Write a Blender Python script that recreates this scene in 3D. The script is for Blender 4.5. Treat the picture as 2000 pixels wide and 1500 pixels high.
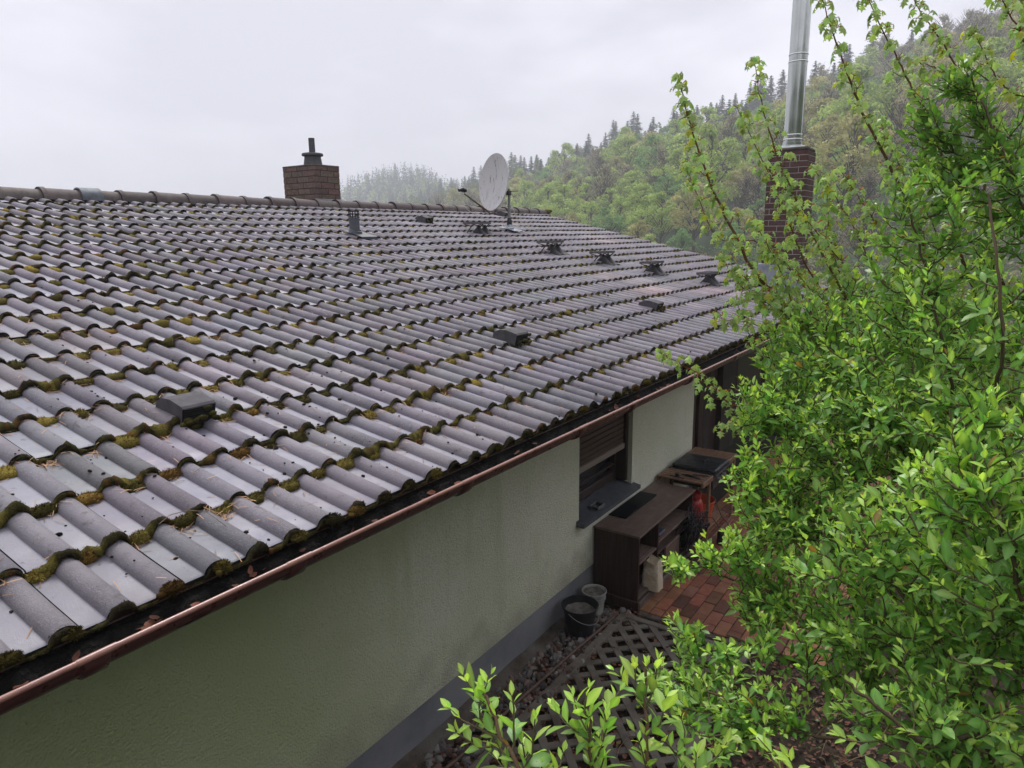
import bpy, math, random
import numpy as np
from mathutils import Vector, Matrix

for o in list(bpy.data.objects):
    bpy.data.objects.remove(o, do_unlink=True)
COL = bpy.context.scene.collection
SC = bpy.context.scene
rng = np.random.default_rng(7)
random.seed(7)

# ------------------------------------------------------------------ camera
F_PX, PITCH, YAW, ROLL = 1357.74, 0.21225, 0.60319, -0.012027
EYE = np.array([0.0, 0.0, 3.2])
cF = np.array([math.cos(PITCH) * math.cos(YAW), math.cos(PITCH) * math.sin(YAW), -math.sin(PITCH)])
cR0 = np.array([math.sin(YAW), -math.cos(YAW), 0.0])
cU0 = np.cross(cR0, cF)
cR = cR0 * math.cos(ROLL) + cU0 * math.sin(ROLL)
cU = cU0 * math.cos(ROLL) - cR0 * math.sin(ROLL)
cam = bpy.data.cameras.new('camera')
cam.sensor_width = 36.0
cam.lens = F_PX / 2000.0 * 36.0
cam.clip_start = 0.05
cam.clip_end = 6000
cam_o = bpy.data.objects.new('camera', cam)
COL.objects.link(cam_o)
M = Matrix(((cR[0], cU[0], -cF[0], EYE[0]), (cR[1], cU[1], -cF[1], EYE[1]), (cR[2], cU[2], -cF[2], EYE[2]), (0, 0, 0, 1)))
cam_o.matrix_world = M
SC.camera = cam_o
SC.render.resolution_x, SC.render.resolution_y = 1024, 768


def at(px, py, d):
    """a point of the place, d metres in front of the eye (used to survey the place from the photograph)"""
    return EYE + (cF + cR * (px - 1000) / F_PX - cU * (py - 750) / F_PX) * d


# ------------------------------------------------------------------ world, sun, exposure
SUN_EL, SUN_AZ = math.radians(56), math.radians(40)   # azimuth measured from +X towards +Y
w = bpy.data.worlds.new('World')
SC.world = w
w.use_nodes = True
nt = w.node_tree
nt.nodes.clear()
out = nt.nodes.new('ShaderNodeOutputWorld')
bg = nt.nodes.new('ShaderNodeBackground')
bg.inputs['Strength'].default_value = 0.1
sky = nt.nodes.new('ShaderNodeTexSky')
sky.sky_type = 'NISHITA'
sky.sun_disc = False
sky.sun_elevation = SUN_EL
sky.sun_rotation = math.pi / 2 - SUN_AZ
sky.air_density = 1.0
sky.dust_density = 3.0
tc = nt.nodes.new('ShaderNodeTexCoord')
mp = nt.nodes.new('ShaderNodeMapping')
mp.inputs['Scale'].default_value = (1.0, 1.0, 2.4)
nz = nt.nodes.new('ShaderNodeTexNoise')
nz.inputs['Scale'].default_value = 2.3
nz.inputs['Detail'].default_value = 5.0
nz.inputs['Roughness'].default_value = 0.5
nz.inputs['Distortion'].default_value = 0.25
cr = nt.nodes.new('ShaderNodeValToRGB')
cr.color_ramp.elements[0].position = 0.41
cr.color_ramp.elements[0].color = (0.40, 0.40, 0.45, 1)
cr.color_ramp.elements[1].position = 0.61
cr.color_ramp.elements[1].color = (0.65, 0.64, 0.695, 1)
mul = nt.nodes.new('ShaderNodeVectorMath')
mul.operation = 'SCALE'
mul.inputs['Scale'].default_value = 10.2
mx = nt.nodes.new('ShaderNodeMixRGB')
mx.inputs['Fac'].default_value = 0.95
L = nt.links.new
L(tc.outputs['Generated'], mp.inputs['Vector'])
L(mp.outputs['Vector'], nz.inputs['Vector'])
L(nz.outputs['Fac'], cr.inputs['Fac'])
L(cr.outputs['Color'], mul.inputs[0])
L(sky.outputs['Color'], mx.inputs['Color1'])
L(mul.outputs['Vector'], mx.inputs['Color2'])
L(mx.outputs['Color'], bg.inputs['Color'])
L(bg.outputs['Background'], out.inputs['Surface'])

sun = bpy.data.lights.new('sun', 'SUN')
sun.energy = 1.5
sun.angle = math.radians(22)
sun.color = (1.0, 0.97, 0.93)
sun_o = bpy.data.objects.new('sun', sun)
COL.objects.link(sun_o)
sd = Vector((math.cos(SUN_EL) * math.cos(SUN_AZ), math.cos(SUN_EL) * math.sin(SUN_AZ), math.sin(SUN_EL)))
sun_o.rotation_euler = sd.to_track_quat('Z', 'Y').to_euler()
sun_o.location = (0, 0, 30)
SC.view_settings.view_transform = 'Standard'
SC.view_settings.look = 'None'
SC.view_settings.gamma = 1.0
SC.view_settings.exposure = 1.0
SC.cycles.max_bounces = 8
SC.cycles.volume_bounces = 2
SC.cycles.transparent_max_bounces = 8


# ------------------------------------------------------------------ helpers
class MB:
    """collects geometry and links it as ONE mesh object"""

    def __init__(s):
        s.v = []; s.f = []; s.t = []; s.n = 0; s.m = []

    def add(s, V, Fs, tint=None, mi=0):
        V = np.asarray(V, float).reshape(-1, 3)
        s.v.append(V)
        if isinstance(Fs, np.ndarray):
            Fs = [Fs]
        elif len(Fs) and not isinstance(Fs[0], np.ndarray):
            g = {}
            for q in Fs:
                g.setdefault(len(q), []).append(q)
            Fs = [np.array(x, int) for x in g.values()]
        for a in Fs:
            if len(a):
                s.f.append(a + s.n)
                s.m.append(np.full(len(a), mi, int))
        if tint is None:
            tint = (1, 1, 1)
        T = np.asarray(tint, float)
        if T.ndim == 1:
            T = np.tile(T, (len(V), 1))
        s.t.append(T)
        s.n += len(V)
        return s

    def box(s, lo, hi, tint=None, mi=0, jit=0.0):
        x0, y0, z0 = lo; x1, y1, z1 = hi
        V = np.array([(x0, y0, z0), (x1, y0, z0), (x1, y1, z0), (x0, y1, z0), (x0, y0, z1), (x1, y0, z1), (x1, y1, z1), (x0, y1, z1)], float)
        if jit:
            V += rng.normal(0, jit, V.shape)
        return s.add(V, np.array([(0, 3, 2, 1), (4, 5, 6, 7), (0, 1, 5, 4), (1, 2, 6, 5), (2, 3, 7, 6), (3, 0, 4, 7)]), tint, mi)

    def bbox(s, lo, hi, b=0.006, tint=None, mi=0):
        """box with chamfered edges"""
        lo = np.array(lo, float); hi = np.array(hi, float)
        b = min(b, (hi - lo).min() * 0.4)
        V = []; idx = {}
        for sx in (0, 1):
            for sy in (0, 1):
                for sz in (0, 1):
                    for ax in range(3):
                        p = np.array([hi[0] if sx else lo[0], hi[1] if sy else lo[1], hi[2] if sz else lo[2]])
                        sg = (sx, sy, sz)
                        for k in range(3):
                            if k != ax:
                                p[k] += -b if sg[k] else b
                        idx[(sx, sy, sz, ax)] = len(V); V.append(p)
        Fs = []
        for ax in range(3):
            a, c = [k for k in range(3) if k != ax]
            for sv in (0, 1):
                q = []
                for (i, j) in ((0, 0), (1, 0), (1, 1), (0, 1)):
                    k = [0, 0, 0]; k[ax] = sv; k[a] = i; k[c] = j
                    q.append(idx[(k[0], k[1], k[2], ax)])
                flip = (sv == 0) != (ax == 1)
                Fs.append(tuple(q[::-1] if flip else q))
            for i in (0, 1):
                for j in (0, 1):
                    e = []
                    for sv in (0, 1):
                        k = [0, 0, 0]; k[ax] = sv; k[a] = i; k[c] = j
                        e.append((idx[tuple(k) + (a,)], idx[tuple(k) + (c,)]))
                    q = (e[0][0], e[0][1], e[1][1], e[1][0])
                    Fs.append(q if (i == j) == (ax == 1) else q[::-1])
        for sx in (0, 1):
            for sy in (0, 1):
                for sz in (0, 1):
                    q = tuple(idx[(sx, sy, sz, k)] for k in range(3))
                    Fs.append(q if (sx + sy + sz) % 2 else q[::-1])
        return s.add(V, Fs, tint, mi)

    def tube(s, pts, r, sides=6, tint=None, cap=True, mi=0):
        P = np.asarray(pts, float); n = len(P)
        r = np.full(n, r, float) if np.isscalar(r) else np.asarray(r, float)
        T = np.gradient(P, axis=0)
        T /= np.linalg.norm(T, axis=1)[:, None] + 1e-9
        up = np.array([0.0, 0.0, 1.0]) if abs(T[:, 2]).mean() < 0.9 else np.array([1.0, 0, 0])
        A = np.cross(T, up); A /= np.linalg.norm(A, axis=1)[:, None] + 1e-9
        B = np.cross(T, A)
        an = np.linspace(0, 2 * math.pi, sides, endpoint=False)
        V = P[:, None] + r[:, None, None] * (A[:, None] * np.cos(an)[None, :, None] + B[:, None] * np.sin(an)[None, :, None])
        i = np.arange(n - 1)[:, None] * sides; j = np.arange(sides)[None]; k = (j + 1) % sides
        Q = np.stack([i + j, i + k, i + sides + k, i + sides + j], -1).reshape(-1, 4)
        Fs = [Q]
        if cap:
            Fs.append(np.arange(sides)[::-1][None]); Fs.append((np.arange(sides) + (n - 1) * sides)[None])
        tt = tint
        if tint is not None and np.ndim(tint) == 2:
            tt = np.repeat(np.asarray(tint), sides, axis=0)
        return s.add(V.reshape(-1, 3), Fs, tt, mi)

    def lathe(s, prof, c=(0, 0, 0), seg=32, tint=None, mi=0, ax=None):
        """profile of (radius, height) turned about a vertical axis through c"""
        prof = np.array(prof, float); n = len(prof)
        an = np.linspace(0, 2 * math.pi, seg, endpoint=False)
        V = np.zeros((n, seg, 3))
        V[..., 0] = prof[:, 0, None] * np.cos(an); V[..., 1] = prof[:, 0, None] * np.sin(an); V[..., 2] = prof[:, 1, None]
        V = V.reshape(-1, 3)
        if ax is not None:
            V = V @ np.array(Vector(ax).to_track_quat('Z', 'X').to_matrix()).T
        V = V + np.array(c)
        i = np.arange(n - 1)[:, None] * seg; j = np.arange(seg)[None]; k = (j + 1) % seg
        Q = np.stack([i + j, i + k, i + seg + k, i + seg + j], -1).reshape(-1, 4)
        return s.add(V, [Q], tint, mi)

    def grid(s, V, tint=None, mi=0, fm=None):
        """V: (n, m, 3)"""
        n, m = V.shape[:2]
        i = np.arange(n - 1)[:, None] * m; j = np.arange(m - 1)[None]
        Q = np.stack([i + j, i + m + j, i + m + j + 1, i + j + 1], -1).reshape(-1, 4)
        if tint is not None and np.ndim(tint) == 3:
            tint = np.asarray(tint).reshape(-1, 3)
        s.add(V.reshape(-1, 3), [Q], tint, mi)
        if fm is not None:
            s.m[-1] = np.repeat(np.asarray(fm), m - 1)
        return s

    def batch(s, TV, TF, X, tint):
        """copies of template (TV, TF list) with frames X: pos(n,3), axes(n,3,3) rows = images of x,y,z"""
        pos, ax = X
        n = len(pos)
        if n == 0:
            return s
        V = pos[:, None] + np.einsum('vk,nkj->nvj', TV, ax)
        off = (np.arange(n) * len(TV))[:, None, None]
        Fs = [(np.asarray(a)[None] + off).reshape(-1, np.asarray(a).shape[1]) for a in TF]
        T = np.asarray(tint, float)
        if T.ndim == 2:
            T = np.repeat(T, len(TV), axis=0)
        elif T.ndim == 3:
            T = T.reshape(-1, 3)
        return s.add(V.reshape(-1, 3), Fs, T)

    def build(s, name, mat, parent=None, smooth=False, sharp=None):
        me = bpy.data.meshes.new(name)
        V = np.concatenate(s.v); me.vertices.add(len(V)); me.vertices.foreach_set('co', V.astype(np.float32).ravel())
        tot = np.concatenate([np.full(len(a), a.shape[1]) for a in s.f])
        li = np.concatenate([a.ravel() for a in s.f])
        me.loops.add(len(li)); me.polygons.add(len(tot))
        me.loops.foreach_set('vertex_index', li.astype(np.int32))
        st = np.concatenate([[0], np.cumsum(tot)[:-1]])
        me.polygons.foreach_set('loop_start', st.astype(np.int32))
        me.polygons.foreach_set('loop_total', tot.astype(np.int32))
        me.polygons.foreach_set('use_smooth', np.full(len(tot), smooth, bool))
        me.polygons.foreach_set('material_index', np.concatenate(s.m).astype(np.int32))
        me.update(calc_edges=True)
        at_ = me.color_attributes.new('tint', 'FLOAT_COLOR', 'POINT')
        T = np.concatenate(s.t); T = np.concatenate([T, np.ones((len(T), 1))], 1)
        at_.data.foreach_set('color', T.astype(np.float32).ravel())
        for m_ in (mat if isinstance(mat, (list, tuple)) else [mat]):
            me.materials.append(m_)
        if smooth and sharp:
            me.set_sharp_from_angle(angle=math.radians(sharp))
        o = bpy.data.objects.new(name, me); COL.objects.link(o)
        if parent is not None:
            o.parent = parent
            o.matrix_parent_inverse = parent.matrix_world.inverted()
        return o


def tag(o, label=None, cat=None, group=None, kind=None):
    if label: o['label'] = label
    if cat: o['category'] = cat
    if group: o['group'] = group
    if kind: o['kind'] = kind
    return o


def empty(name, loc=(0, 0, 0), label=None, cat=None, group=None):
    o = bpy.data.objects.new(name, None); COL.objects.link(o)
    o.location = loc
    o.matrix_world = Matrix.Translation(Vector(loc))
    o.empty_display_size = 0.1
    return tag(o, label, cat, group)


def norm(a):
    a = np.asarray(a, float)
    return a / (np.linalg.norm(a, axis=-1, keepdims=True) + 1e-12)


def fbm(P, seed=0, octs=4, f=1.0):
    """cheap smooth noise in about [-1, 1]"""
    r = np.random.default_rng(seed); P = np.asarray(P, float); o = np.zeros(P.shape[:-1]); a = 1.0; tot = 0
    for _ in range(octs):
        for _ in range(3):
            d = r.normal(0, 1, P.shape[-1]); d = d / np.linalg.norm(d) * f * r.uniform(.7, 1.4)
            o += a * np.sin(P @ d * 2 * math.pi + r.uniform(0, 6.28)) / 3 ** .5 * .8
        tot += a; a *= .5; f *= 2.03
    return o / tot


# ------------------------------------------------------------------ materials
def mat(name, col=(.5, .5, .5), rough=.6, spec=.5, metal=0.0, tint=False, noise=None, bump=None, bump2=None, coat=0.0,
        trans=0.0, stain=None, rough_noise=None, wave=None):
    """principled material; noise = (scale, colour2, detail, low, high); bump = (scale, strength, distance)"""
    m = bpy.data.materials.new(name); m.use_nodes = True
    t = m.node_tree; t.nodes.clear(); N = t.nodes.new; K = t.links.new
    o = N('ShaderNodeOutputMaterial'); b = N('ShaderNodeBsdfPrincipled')
    b.inputs['Roughness'].default_value = rough
    b.inputs['Specular IOR Level'].default_value = spec
    b.inputs['Metallic'].default_value = metal
    b.inputs['Coat Weight'].default_value = coat
    tcn = N('ShaderNodeTexCoord'); c = None
    rgb = N('ShaderNodeRGB'); rgb.outputs[0].default_value = (*col, 1); c = rgb.outputs[0]
    for st in [noise, stain]:
        if st is None: continue
        sts = st if isinstance(st, list) else [st]
        for (sc, c2, det, lo, hi) in sts:
            n = N('ShaderNodeTexNoise'); n.inputs['Detail'].default_value = det; n.inputs['Roughness'].default_value = .6
            if isinstance(sc, tuple):
                mpn = N('ShaderNodeMapping'); mpn.inputs['Scale'].default_value = sc
                K(tcn.outputs['Object'], mpn.inputs[0]); K(mpn.outputs[0], n.inputs['Vector']); n.inputs['Scale'].default_value = 1
            else:
                n.inputs['Scale'].default_value = sc; K(tcn.outputs['Object'], n.inputs['Vector'])
            mr = N('ShaderNodeMapRange'); mr.inputs['From Min'].default_value = lo; mr.inputs['From Max'].default_value = hi
            K(n.outputs['Fac'], mr.inputs['Value'])
            x = N('ShaderNodeMixRGB'); K(mr.outputs[0], x.inputs['Fac']); K(c, x.inputs['Color1']); x.inputs['Color2'].default_value = (*c2, 1)
            c = x.outputs[0]
    if tint:
        a = N('ShaderNodeAttribute'); a.attribute_name = 'tint'
        x = N('ShaderNodeMixRGB'); x.blend_type = 'MULTIPLY'; x.inputs['Fac'].default_value = 1
        K(c, x.inputs['Color1']); K(a.outputs['Color'], x.inputs['Color2']); c = x.outputs[0]
    K(c, b.inputs['Base Color'])
    prev = None
    for bp in (bump, bump2):
        if bp is None: continue
        n = N('ShaderNodeTexNoise'); n.inputs['Scale'].default_value = bp[0]; n.inputs['Detail'].default_value = 4
        K(tcn.outputs['Object'], n.inputs['Vector'])
        u = N('ShaderNodeBump'); u.inputs['Strength'].default_value = bp[1]; u.inputs['Distance'].default_value = bp[2]
        K(n.outputs['Fac'], u.inputs['Height'])
        if prev is not None: K(prev, u.inputs['Normal'])
        prev = u.outputs[0]
    if prev is not None: K(prev, b.inputs['Normal'])
    if rough_noise:
        n = N('ShaderNodeTexNoise'); n.inputs['Scale'].default_value = rough_noise[0]; n.inputs['Detail'].default_value = 3
        K(tcn.outputs['Object'], n.inputs['Vector'])
        mr = N('ShaderNodeMapRange'); mr.inputs['To Min'].default_value = rough_noise[1]; mr.inputs['To Max'].default_value = rough_noise[2]
        mr.inputs['From Min'].default_value = .3; mr.inputs['From Max'].default_value = .7
        K(n.outputs['Fac'], mr.inputs['Value']); K(mr.outputs[0], b.inputs['Roughness'])
    sh = b.outputs[0]
    if trans:
        tr = N('ShaderNodeBsdfTranslucent'); hs = N('ShaderNodeHueSaturation')
        hs.inputs['Saturation'].default_value = 1.15; hs.inputs['Value'].default_value = 1.5; hs.inputs['Hue'].default_value = .485
        K(c, hs.inputs['Color']); K(hs.outputs[0], tr.inputs['Color'])
        ms = N('ShaderNodeMixShader'); ms.inputs[0].default_value = trans; K(sh, ms.inputs[1]); K(tr.outputs[0], ms.inputs[2]); sh = ms.outputs[0]
    K(sh, o.inputs['Surface'])
    return m


M_tile = mat('concrete_tile_pan', (.24, .232, .275), .4, .5, tint=True, noise=[(3.0, (.215, .21, .26), 4, .4, .7), (75, (.235, .23, .26), 3, .56, .72), (1.1, (.20, .18, .20), 3, .5, .75), (30, (.11, .10, .10), 5, .63, .74)],
             bump=(300, .5, .002), bump2=(60, .3, .004), rough_noise=(9, .40, .62))  # smooth film; paler and bluer than the roll, wet sky sheen put into colour
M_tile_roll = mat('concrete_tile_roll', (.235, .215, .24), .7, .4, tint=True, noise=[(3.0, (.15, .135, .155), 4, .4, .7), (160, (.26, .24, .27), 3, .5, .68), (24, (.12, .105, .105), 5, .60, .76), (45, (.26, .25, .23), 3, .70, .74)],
             bump=(330, 1.0, .004), bump2=(110, .5, .004), rough_noise=(9, .55, .8))  # weathered grain; also toned darker for the roll's shaded side
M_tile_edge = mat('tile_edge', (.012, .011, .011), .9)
M_ridge = mat('ridge_tile', (.10, .078, .075), .75, tint=True, noise=[(6, (.14, .115, .105), 5, .45, .7), (22, (.055, .045, .042), 4, .55, .75)], bump=(120, .6, .004))
M_moss = mat('moss', (1, 1, 1), .95, .1, tint=True, noise=(160, (.55, .5, .45), 3, .35, .65), bump=(260, 1, .006))
M_needle = mat('needle', (1, 1, 1), .7, .3, tint=True)
M_black = mat('dark_void', (.012, .012, .012), .9)
M_debris = mat('gutter_dirt', (.006, .006, .0055), .9, .12, noise=(30, (.018, .015, .012), 4, .52, .72), bump=(70, 1, .02))
M_lip_lit = mat('gutter_lip_metal_lit', (.30, .145, .11), .3, .5, coat=.4, noise=(14, (.22, .095, .085), 4, .5, .75), rough_noise=(20, .2, .45))  # lighter copy of the gutter metal, lip highlight put into the colour
M_gutter_shaded = mat('copper_brown_metal_shaded', (.085, .034, .03), .36, .5, coat=.2, noise=(14, (.055, .024, .022), 4, .5, .75), rough_noise=(20, .22, .5))  # darker copy of the lip metal, shading of the outer face in the colour
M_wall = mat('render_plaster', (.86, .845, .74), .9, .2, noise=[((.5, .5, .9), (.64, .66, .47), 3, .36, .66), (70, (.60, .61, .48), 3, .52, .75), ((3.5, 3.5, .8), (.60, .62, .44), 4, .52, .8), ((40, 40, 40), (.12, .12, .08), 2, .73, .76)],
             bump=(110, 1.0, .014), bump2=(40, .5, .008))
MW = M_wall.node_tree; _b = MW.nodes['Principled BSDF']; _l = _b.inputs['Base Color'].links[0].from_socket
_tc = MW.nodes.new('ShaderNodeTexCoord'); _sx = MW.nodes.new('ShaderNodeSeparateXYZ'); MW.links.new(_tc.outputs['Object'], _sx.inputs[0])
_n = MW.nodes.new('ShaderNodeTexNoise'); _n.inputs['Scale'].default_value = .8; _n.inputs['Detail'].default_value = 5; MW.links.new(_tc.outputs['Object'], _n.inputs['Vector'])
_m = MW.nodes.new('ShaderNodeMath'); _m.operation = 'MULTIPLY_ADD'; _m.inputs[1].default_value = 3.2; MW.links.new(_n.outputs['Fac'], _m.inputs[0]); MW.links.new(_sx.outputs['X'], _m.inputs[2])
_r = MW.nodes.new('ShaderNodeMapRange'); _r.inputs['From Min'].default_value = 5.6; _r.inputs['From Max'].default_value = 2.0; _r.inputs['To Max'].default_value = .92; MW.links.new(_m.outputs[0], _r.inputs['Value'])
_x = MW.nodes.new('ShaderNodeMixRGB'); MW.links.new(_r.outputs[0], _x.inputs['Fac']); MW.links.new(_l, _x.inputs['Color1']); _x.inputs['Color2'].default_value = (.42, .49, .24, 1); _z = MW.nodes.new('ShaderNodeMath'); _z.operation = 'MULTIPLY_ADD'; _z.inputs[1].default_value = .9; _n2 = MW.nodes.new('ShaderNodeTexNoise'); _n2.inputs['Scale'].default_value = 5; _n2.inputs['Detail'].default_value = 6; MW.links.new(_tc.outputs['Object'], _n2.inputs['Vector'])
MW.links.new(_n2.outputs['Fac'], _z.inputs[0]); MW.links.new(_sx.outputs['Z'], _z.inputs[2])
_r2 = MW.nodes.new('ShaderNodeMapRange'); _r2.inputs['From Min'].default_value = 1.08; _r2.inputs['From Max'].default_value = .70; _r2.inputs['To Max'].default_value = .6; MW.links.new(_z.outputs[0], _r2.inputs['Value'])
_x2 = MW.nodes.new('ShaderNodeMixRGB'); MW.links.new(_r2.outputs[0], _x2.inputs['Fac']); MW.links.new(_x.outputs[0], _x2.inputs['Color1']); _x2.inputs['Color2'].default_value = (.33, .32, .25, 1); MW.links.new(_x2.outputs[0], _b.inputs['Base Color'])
M_plinth = mat('plinth_paint', (.25, .25, .265), .7, .3, noise=[(2.5, (.17, .175, .20), 4, .4, .7), (18, (.28, .28, .285), 4, .62, .8)], bump=(90, .4, .004))
M_wood_dark = mat('dark_wood', (.048, .028, .022), .55, .35, noise=((40, 3, 3), (.03, .017, .013), 4, .4, .7), bump=(60, .25, .002))
M_cab_top = mat('worktop', (.15, .105, .085), .5, .35, noise=[((5, 30, 5), (.105, .07, .057), 4, .4, .7), (9, (.20, .15, .13), 4, .55, .75)])
M_cab = mat('cabinet_oak', (.052, .03, .025), .5, .35, noise=((45, 45, 2.5), (.028, .016, .013), 4, .4, .65), bump=(80, .2, .002))
M_slat = mat('teak', (.23, .14, .092), .6, .3, noise=((6, 40, 40), (.14, .08, .05), 4, .4, .7))
M_shut = mat('shutter_brown', (.085, .052, .042), .5, .4, noise=(8, (.07, .042, .034), 3, .4, .7))
M_shutbar = mat('shutter_bar', (.27, .22, .185), .5, .4)
M_frame = mat('window_frame', (.045, .027, .025), .45, .4)
M_glass = mat('window_glass', (.012, .016, .022), .06, .6)
M_sill = mat('slate_sill', (.10, .105, .125), .45, .4, noise=(14, (.07, .072, .085), 4, .4, .7), rough_noise=(8, .3, .6))
M_brick = mat('brick', (1, 1, 1), .85, .25, tint=True, noise=(25, (.66, .6, .6), 4, .42, .7), bump=(160, .6, .004))
M_mortar = mat('mortar', (.07, .055, .048), .95, .1, bump=(120, .5, .003))
M_mortar_l = mat('mortar_light', (.36, .33, .30), .95, .1, bump=(120, .5, .003))
M_zinc = mat('zinc_sheet', (.36, .39, .44), .42, .5, metal=.55, noise=(9, (.26, .28, .32), 4, .4, .7))
M_pot = mat('grey_pot', (.085, .085, .095), .6, .4, noise=(12, (.06, .06, .068), 3, .4, .7))
M_steel = mat('stainless', (.46, .48, .46), .17, .5, metal=1.0, rough_noise=(3, .14, .26))
M_plastic = mat('grey_plastic', (.10, .11, .125), .5, .4, noise=(8, (.075, .08, .09), 3, .4, .7))
M_vent = mat('vent_tile', (.09, .085, .094), .75, .3, noise=[(20, (.06, .055, .062), 4, .4, .7), (9, (.05, .055, .02), 4, .58, .7)], bump=(200, .4, .002))
M_step = mat('step_metal', (.04, .038, .042), .6, .4, noise=(40, (.07, .06, .06), 4, .5, .7))
M_grate = mat('grate_metal', (.13, .12, .125), .55, .5, metal=.3, noise=(40, (.08, .06, .055), 4, .5, .7))
M_dish = mat('dish_white', (.60, .59, .58), .5, .4, noise=[((9, 9, 2.2), (.45, .44, .43), 5, .5, .75), ((34, 34, 6), (.10, .095, .09), 4, .61, .68), ((60, 60, 40), (.08, .07, .06), 2, .70, .74)])
M_rust = mat('rusty_arm', (.20, .12, .075), .75, .3, noise=(30, (.07, .045, .035), 4, .4, .65))
M_mast = mat('mast_steel', (.30, .30, .31), .45, .5, metal=.5)
M_cable_w = mat('white_cable', (.55, .53, .50), .6)
M_cable_b = mat('black_cable', (.012, .012, .014), .35, .5)
M_blackp = mat('black_plastic', (.016, .017, .019), .4, .45)
M_ironlid = mat('black_lid', (.022, .024, .028), .42, .5, noise=(15, (.035, .036, .038), 4, .5, .7), rough_noise=(10, .3, .6))
M_hob = mat('black_glass', (.006, .007, .010), .35, .05)
M_orange = mat('orange_plastic', (.55, .095, .03), .45, .4)
M_red = mat('red_paint', (.42, .028, .022), .35, .5, coat=.2)
M_bucket_w = mat('dirty_white_plastic', (.36, .37, .34), .6, .3, noise=(9, (.22, .22, .20), 4, .45, .65))
M_mortar_dry = mat('dried_mortar', (.20, .185, .165), .95, .1, noise=(14, (.10, .09, .08), 4, .4, .7), bump=(30, .8, .01))
M_paper = mat('kraft_paper', (.58, .50, .38), .85, .2, bump=(18, .9, .02))
M_paver = mat('clay_paver', (1, 1, 1), .72, .3, tint=True, noise=[(14, (.72, .62, .6), 4, .4, .7), (3, (.62, .55, .55), 4, .5, .75)], bump=(130, .4, .003))
M_joint = mat('paver_joint', (.035, .028, .024), .95, .1, bump=(80, .7, .004))
M_conc = mat('old_concrete', (.12, .105, .09), .9, .15, noise=[(9, (.07, .055, .045), 5, .4, .65), (2.5, (.16, .15, .13), 4, .5, .7)], bump=(60, .7, .01))
M_lattice = mat('weathered_lattice', (.17, .15, .125), .8, .25, noise=[(6, (.09, .075, .06), 5, .4, .65), (2, (.135, .125, .108), 4, .5, .7)], bump=(70, .5, .004))
M_gravel = mat('gravel_stone', (1, 1, 1), .85, .25, tint=True, bump=(90, .5, .004))
M_deadleaf = mat('dead_leaf', (1, 1, 1), .7, .3, tint=True)
M_soil = mat('soil', (.035, .026, .02), .95, .1, noise=[(5, (.055, .04, .03), 5, .4, .65), (22, (.022, .017, .014), 4, .5, .7)], bump=(40, .9, .03))
M_leaf = mat('privet_leaf', (1, 1, 1), .36, .45, tint=True, trans=.40)
M_maple = mat('maple_leaf', (1, 1, 1), .42, .5, tint=True, trans=.32)
M_twig = mat('twig_bark', (1, 1, 1), .75, .25, tint=True, bump=(120, .5, .003))
M_far_leaf = mat('far_foliage', (1, 1, 1), .8, .1, tint=True, trans=.25)
M_bark = mat('bark', (.085, .07, .055), .9, .1)
M_wire = mat('porch_panel', (.055, .045, .04), .8, .2, noise=(5, (.035, .028, .025), 4, .4, .7))

# ------------------------------------------------------------------ roof frame of reference
S = 0.23585
RY, RZ = 1.9426, 2.1943                       # crest of the roll at the eave, front edge
TV_ = np.array([0, math.cos(S), math.sin(S)]); NV_ = np.array([0, -math.sin(S), math.cos(S)]); XV_ = np.array([1.0, 0, 0])
EXP = 0.3309                                   # exposed length of a tile
NROW = 19
XW0, XE = -2.9, 12.75


def rp(x, t, n):
    x, t, n = np.broadcast_arrays(np.asarray(x, float), np.asarray(t, float), np.asarray(n, float))
    return np.stack([x, RY + t * TV_[1] + n * NV_[1], RZ + t * TV_[2] + n * NV_[2]], -1)


ROLL_H = 0.035


def prof(x):
    """height of the tile surface over the pan, as a function of x"""
    d = (x - 0.699 + 0.075) % 0.15 - 0.075
    u = np.clip(np.abs(d) / 0.0385, 0, 1)
    return ROLL_H * np.clip(1 - u * u, 0, 1) ** 0.52


house = empty('house', (5, 5, 0), 'long low house with a mossy dark tiled roof, pale plaster wall and brown gutter', 'house')

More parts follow.
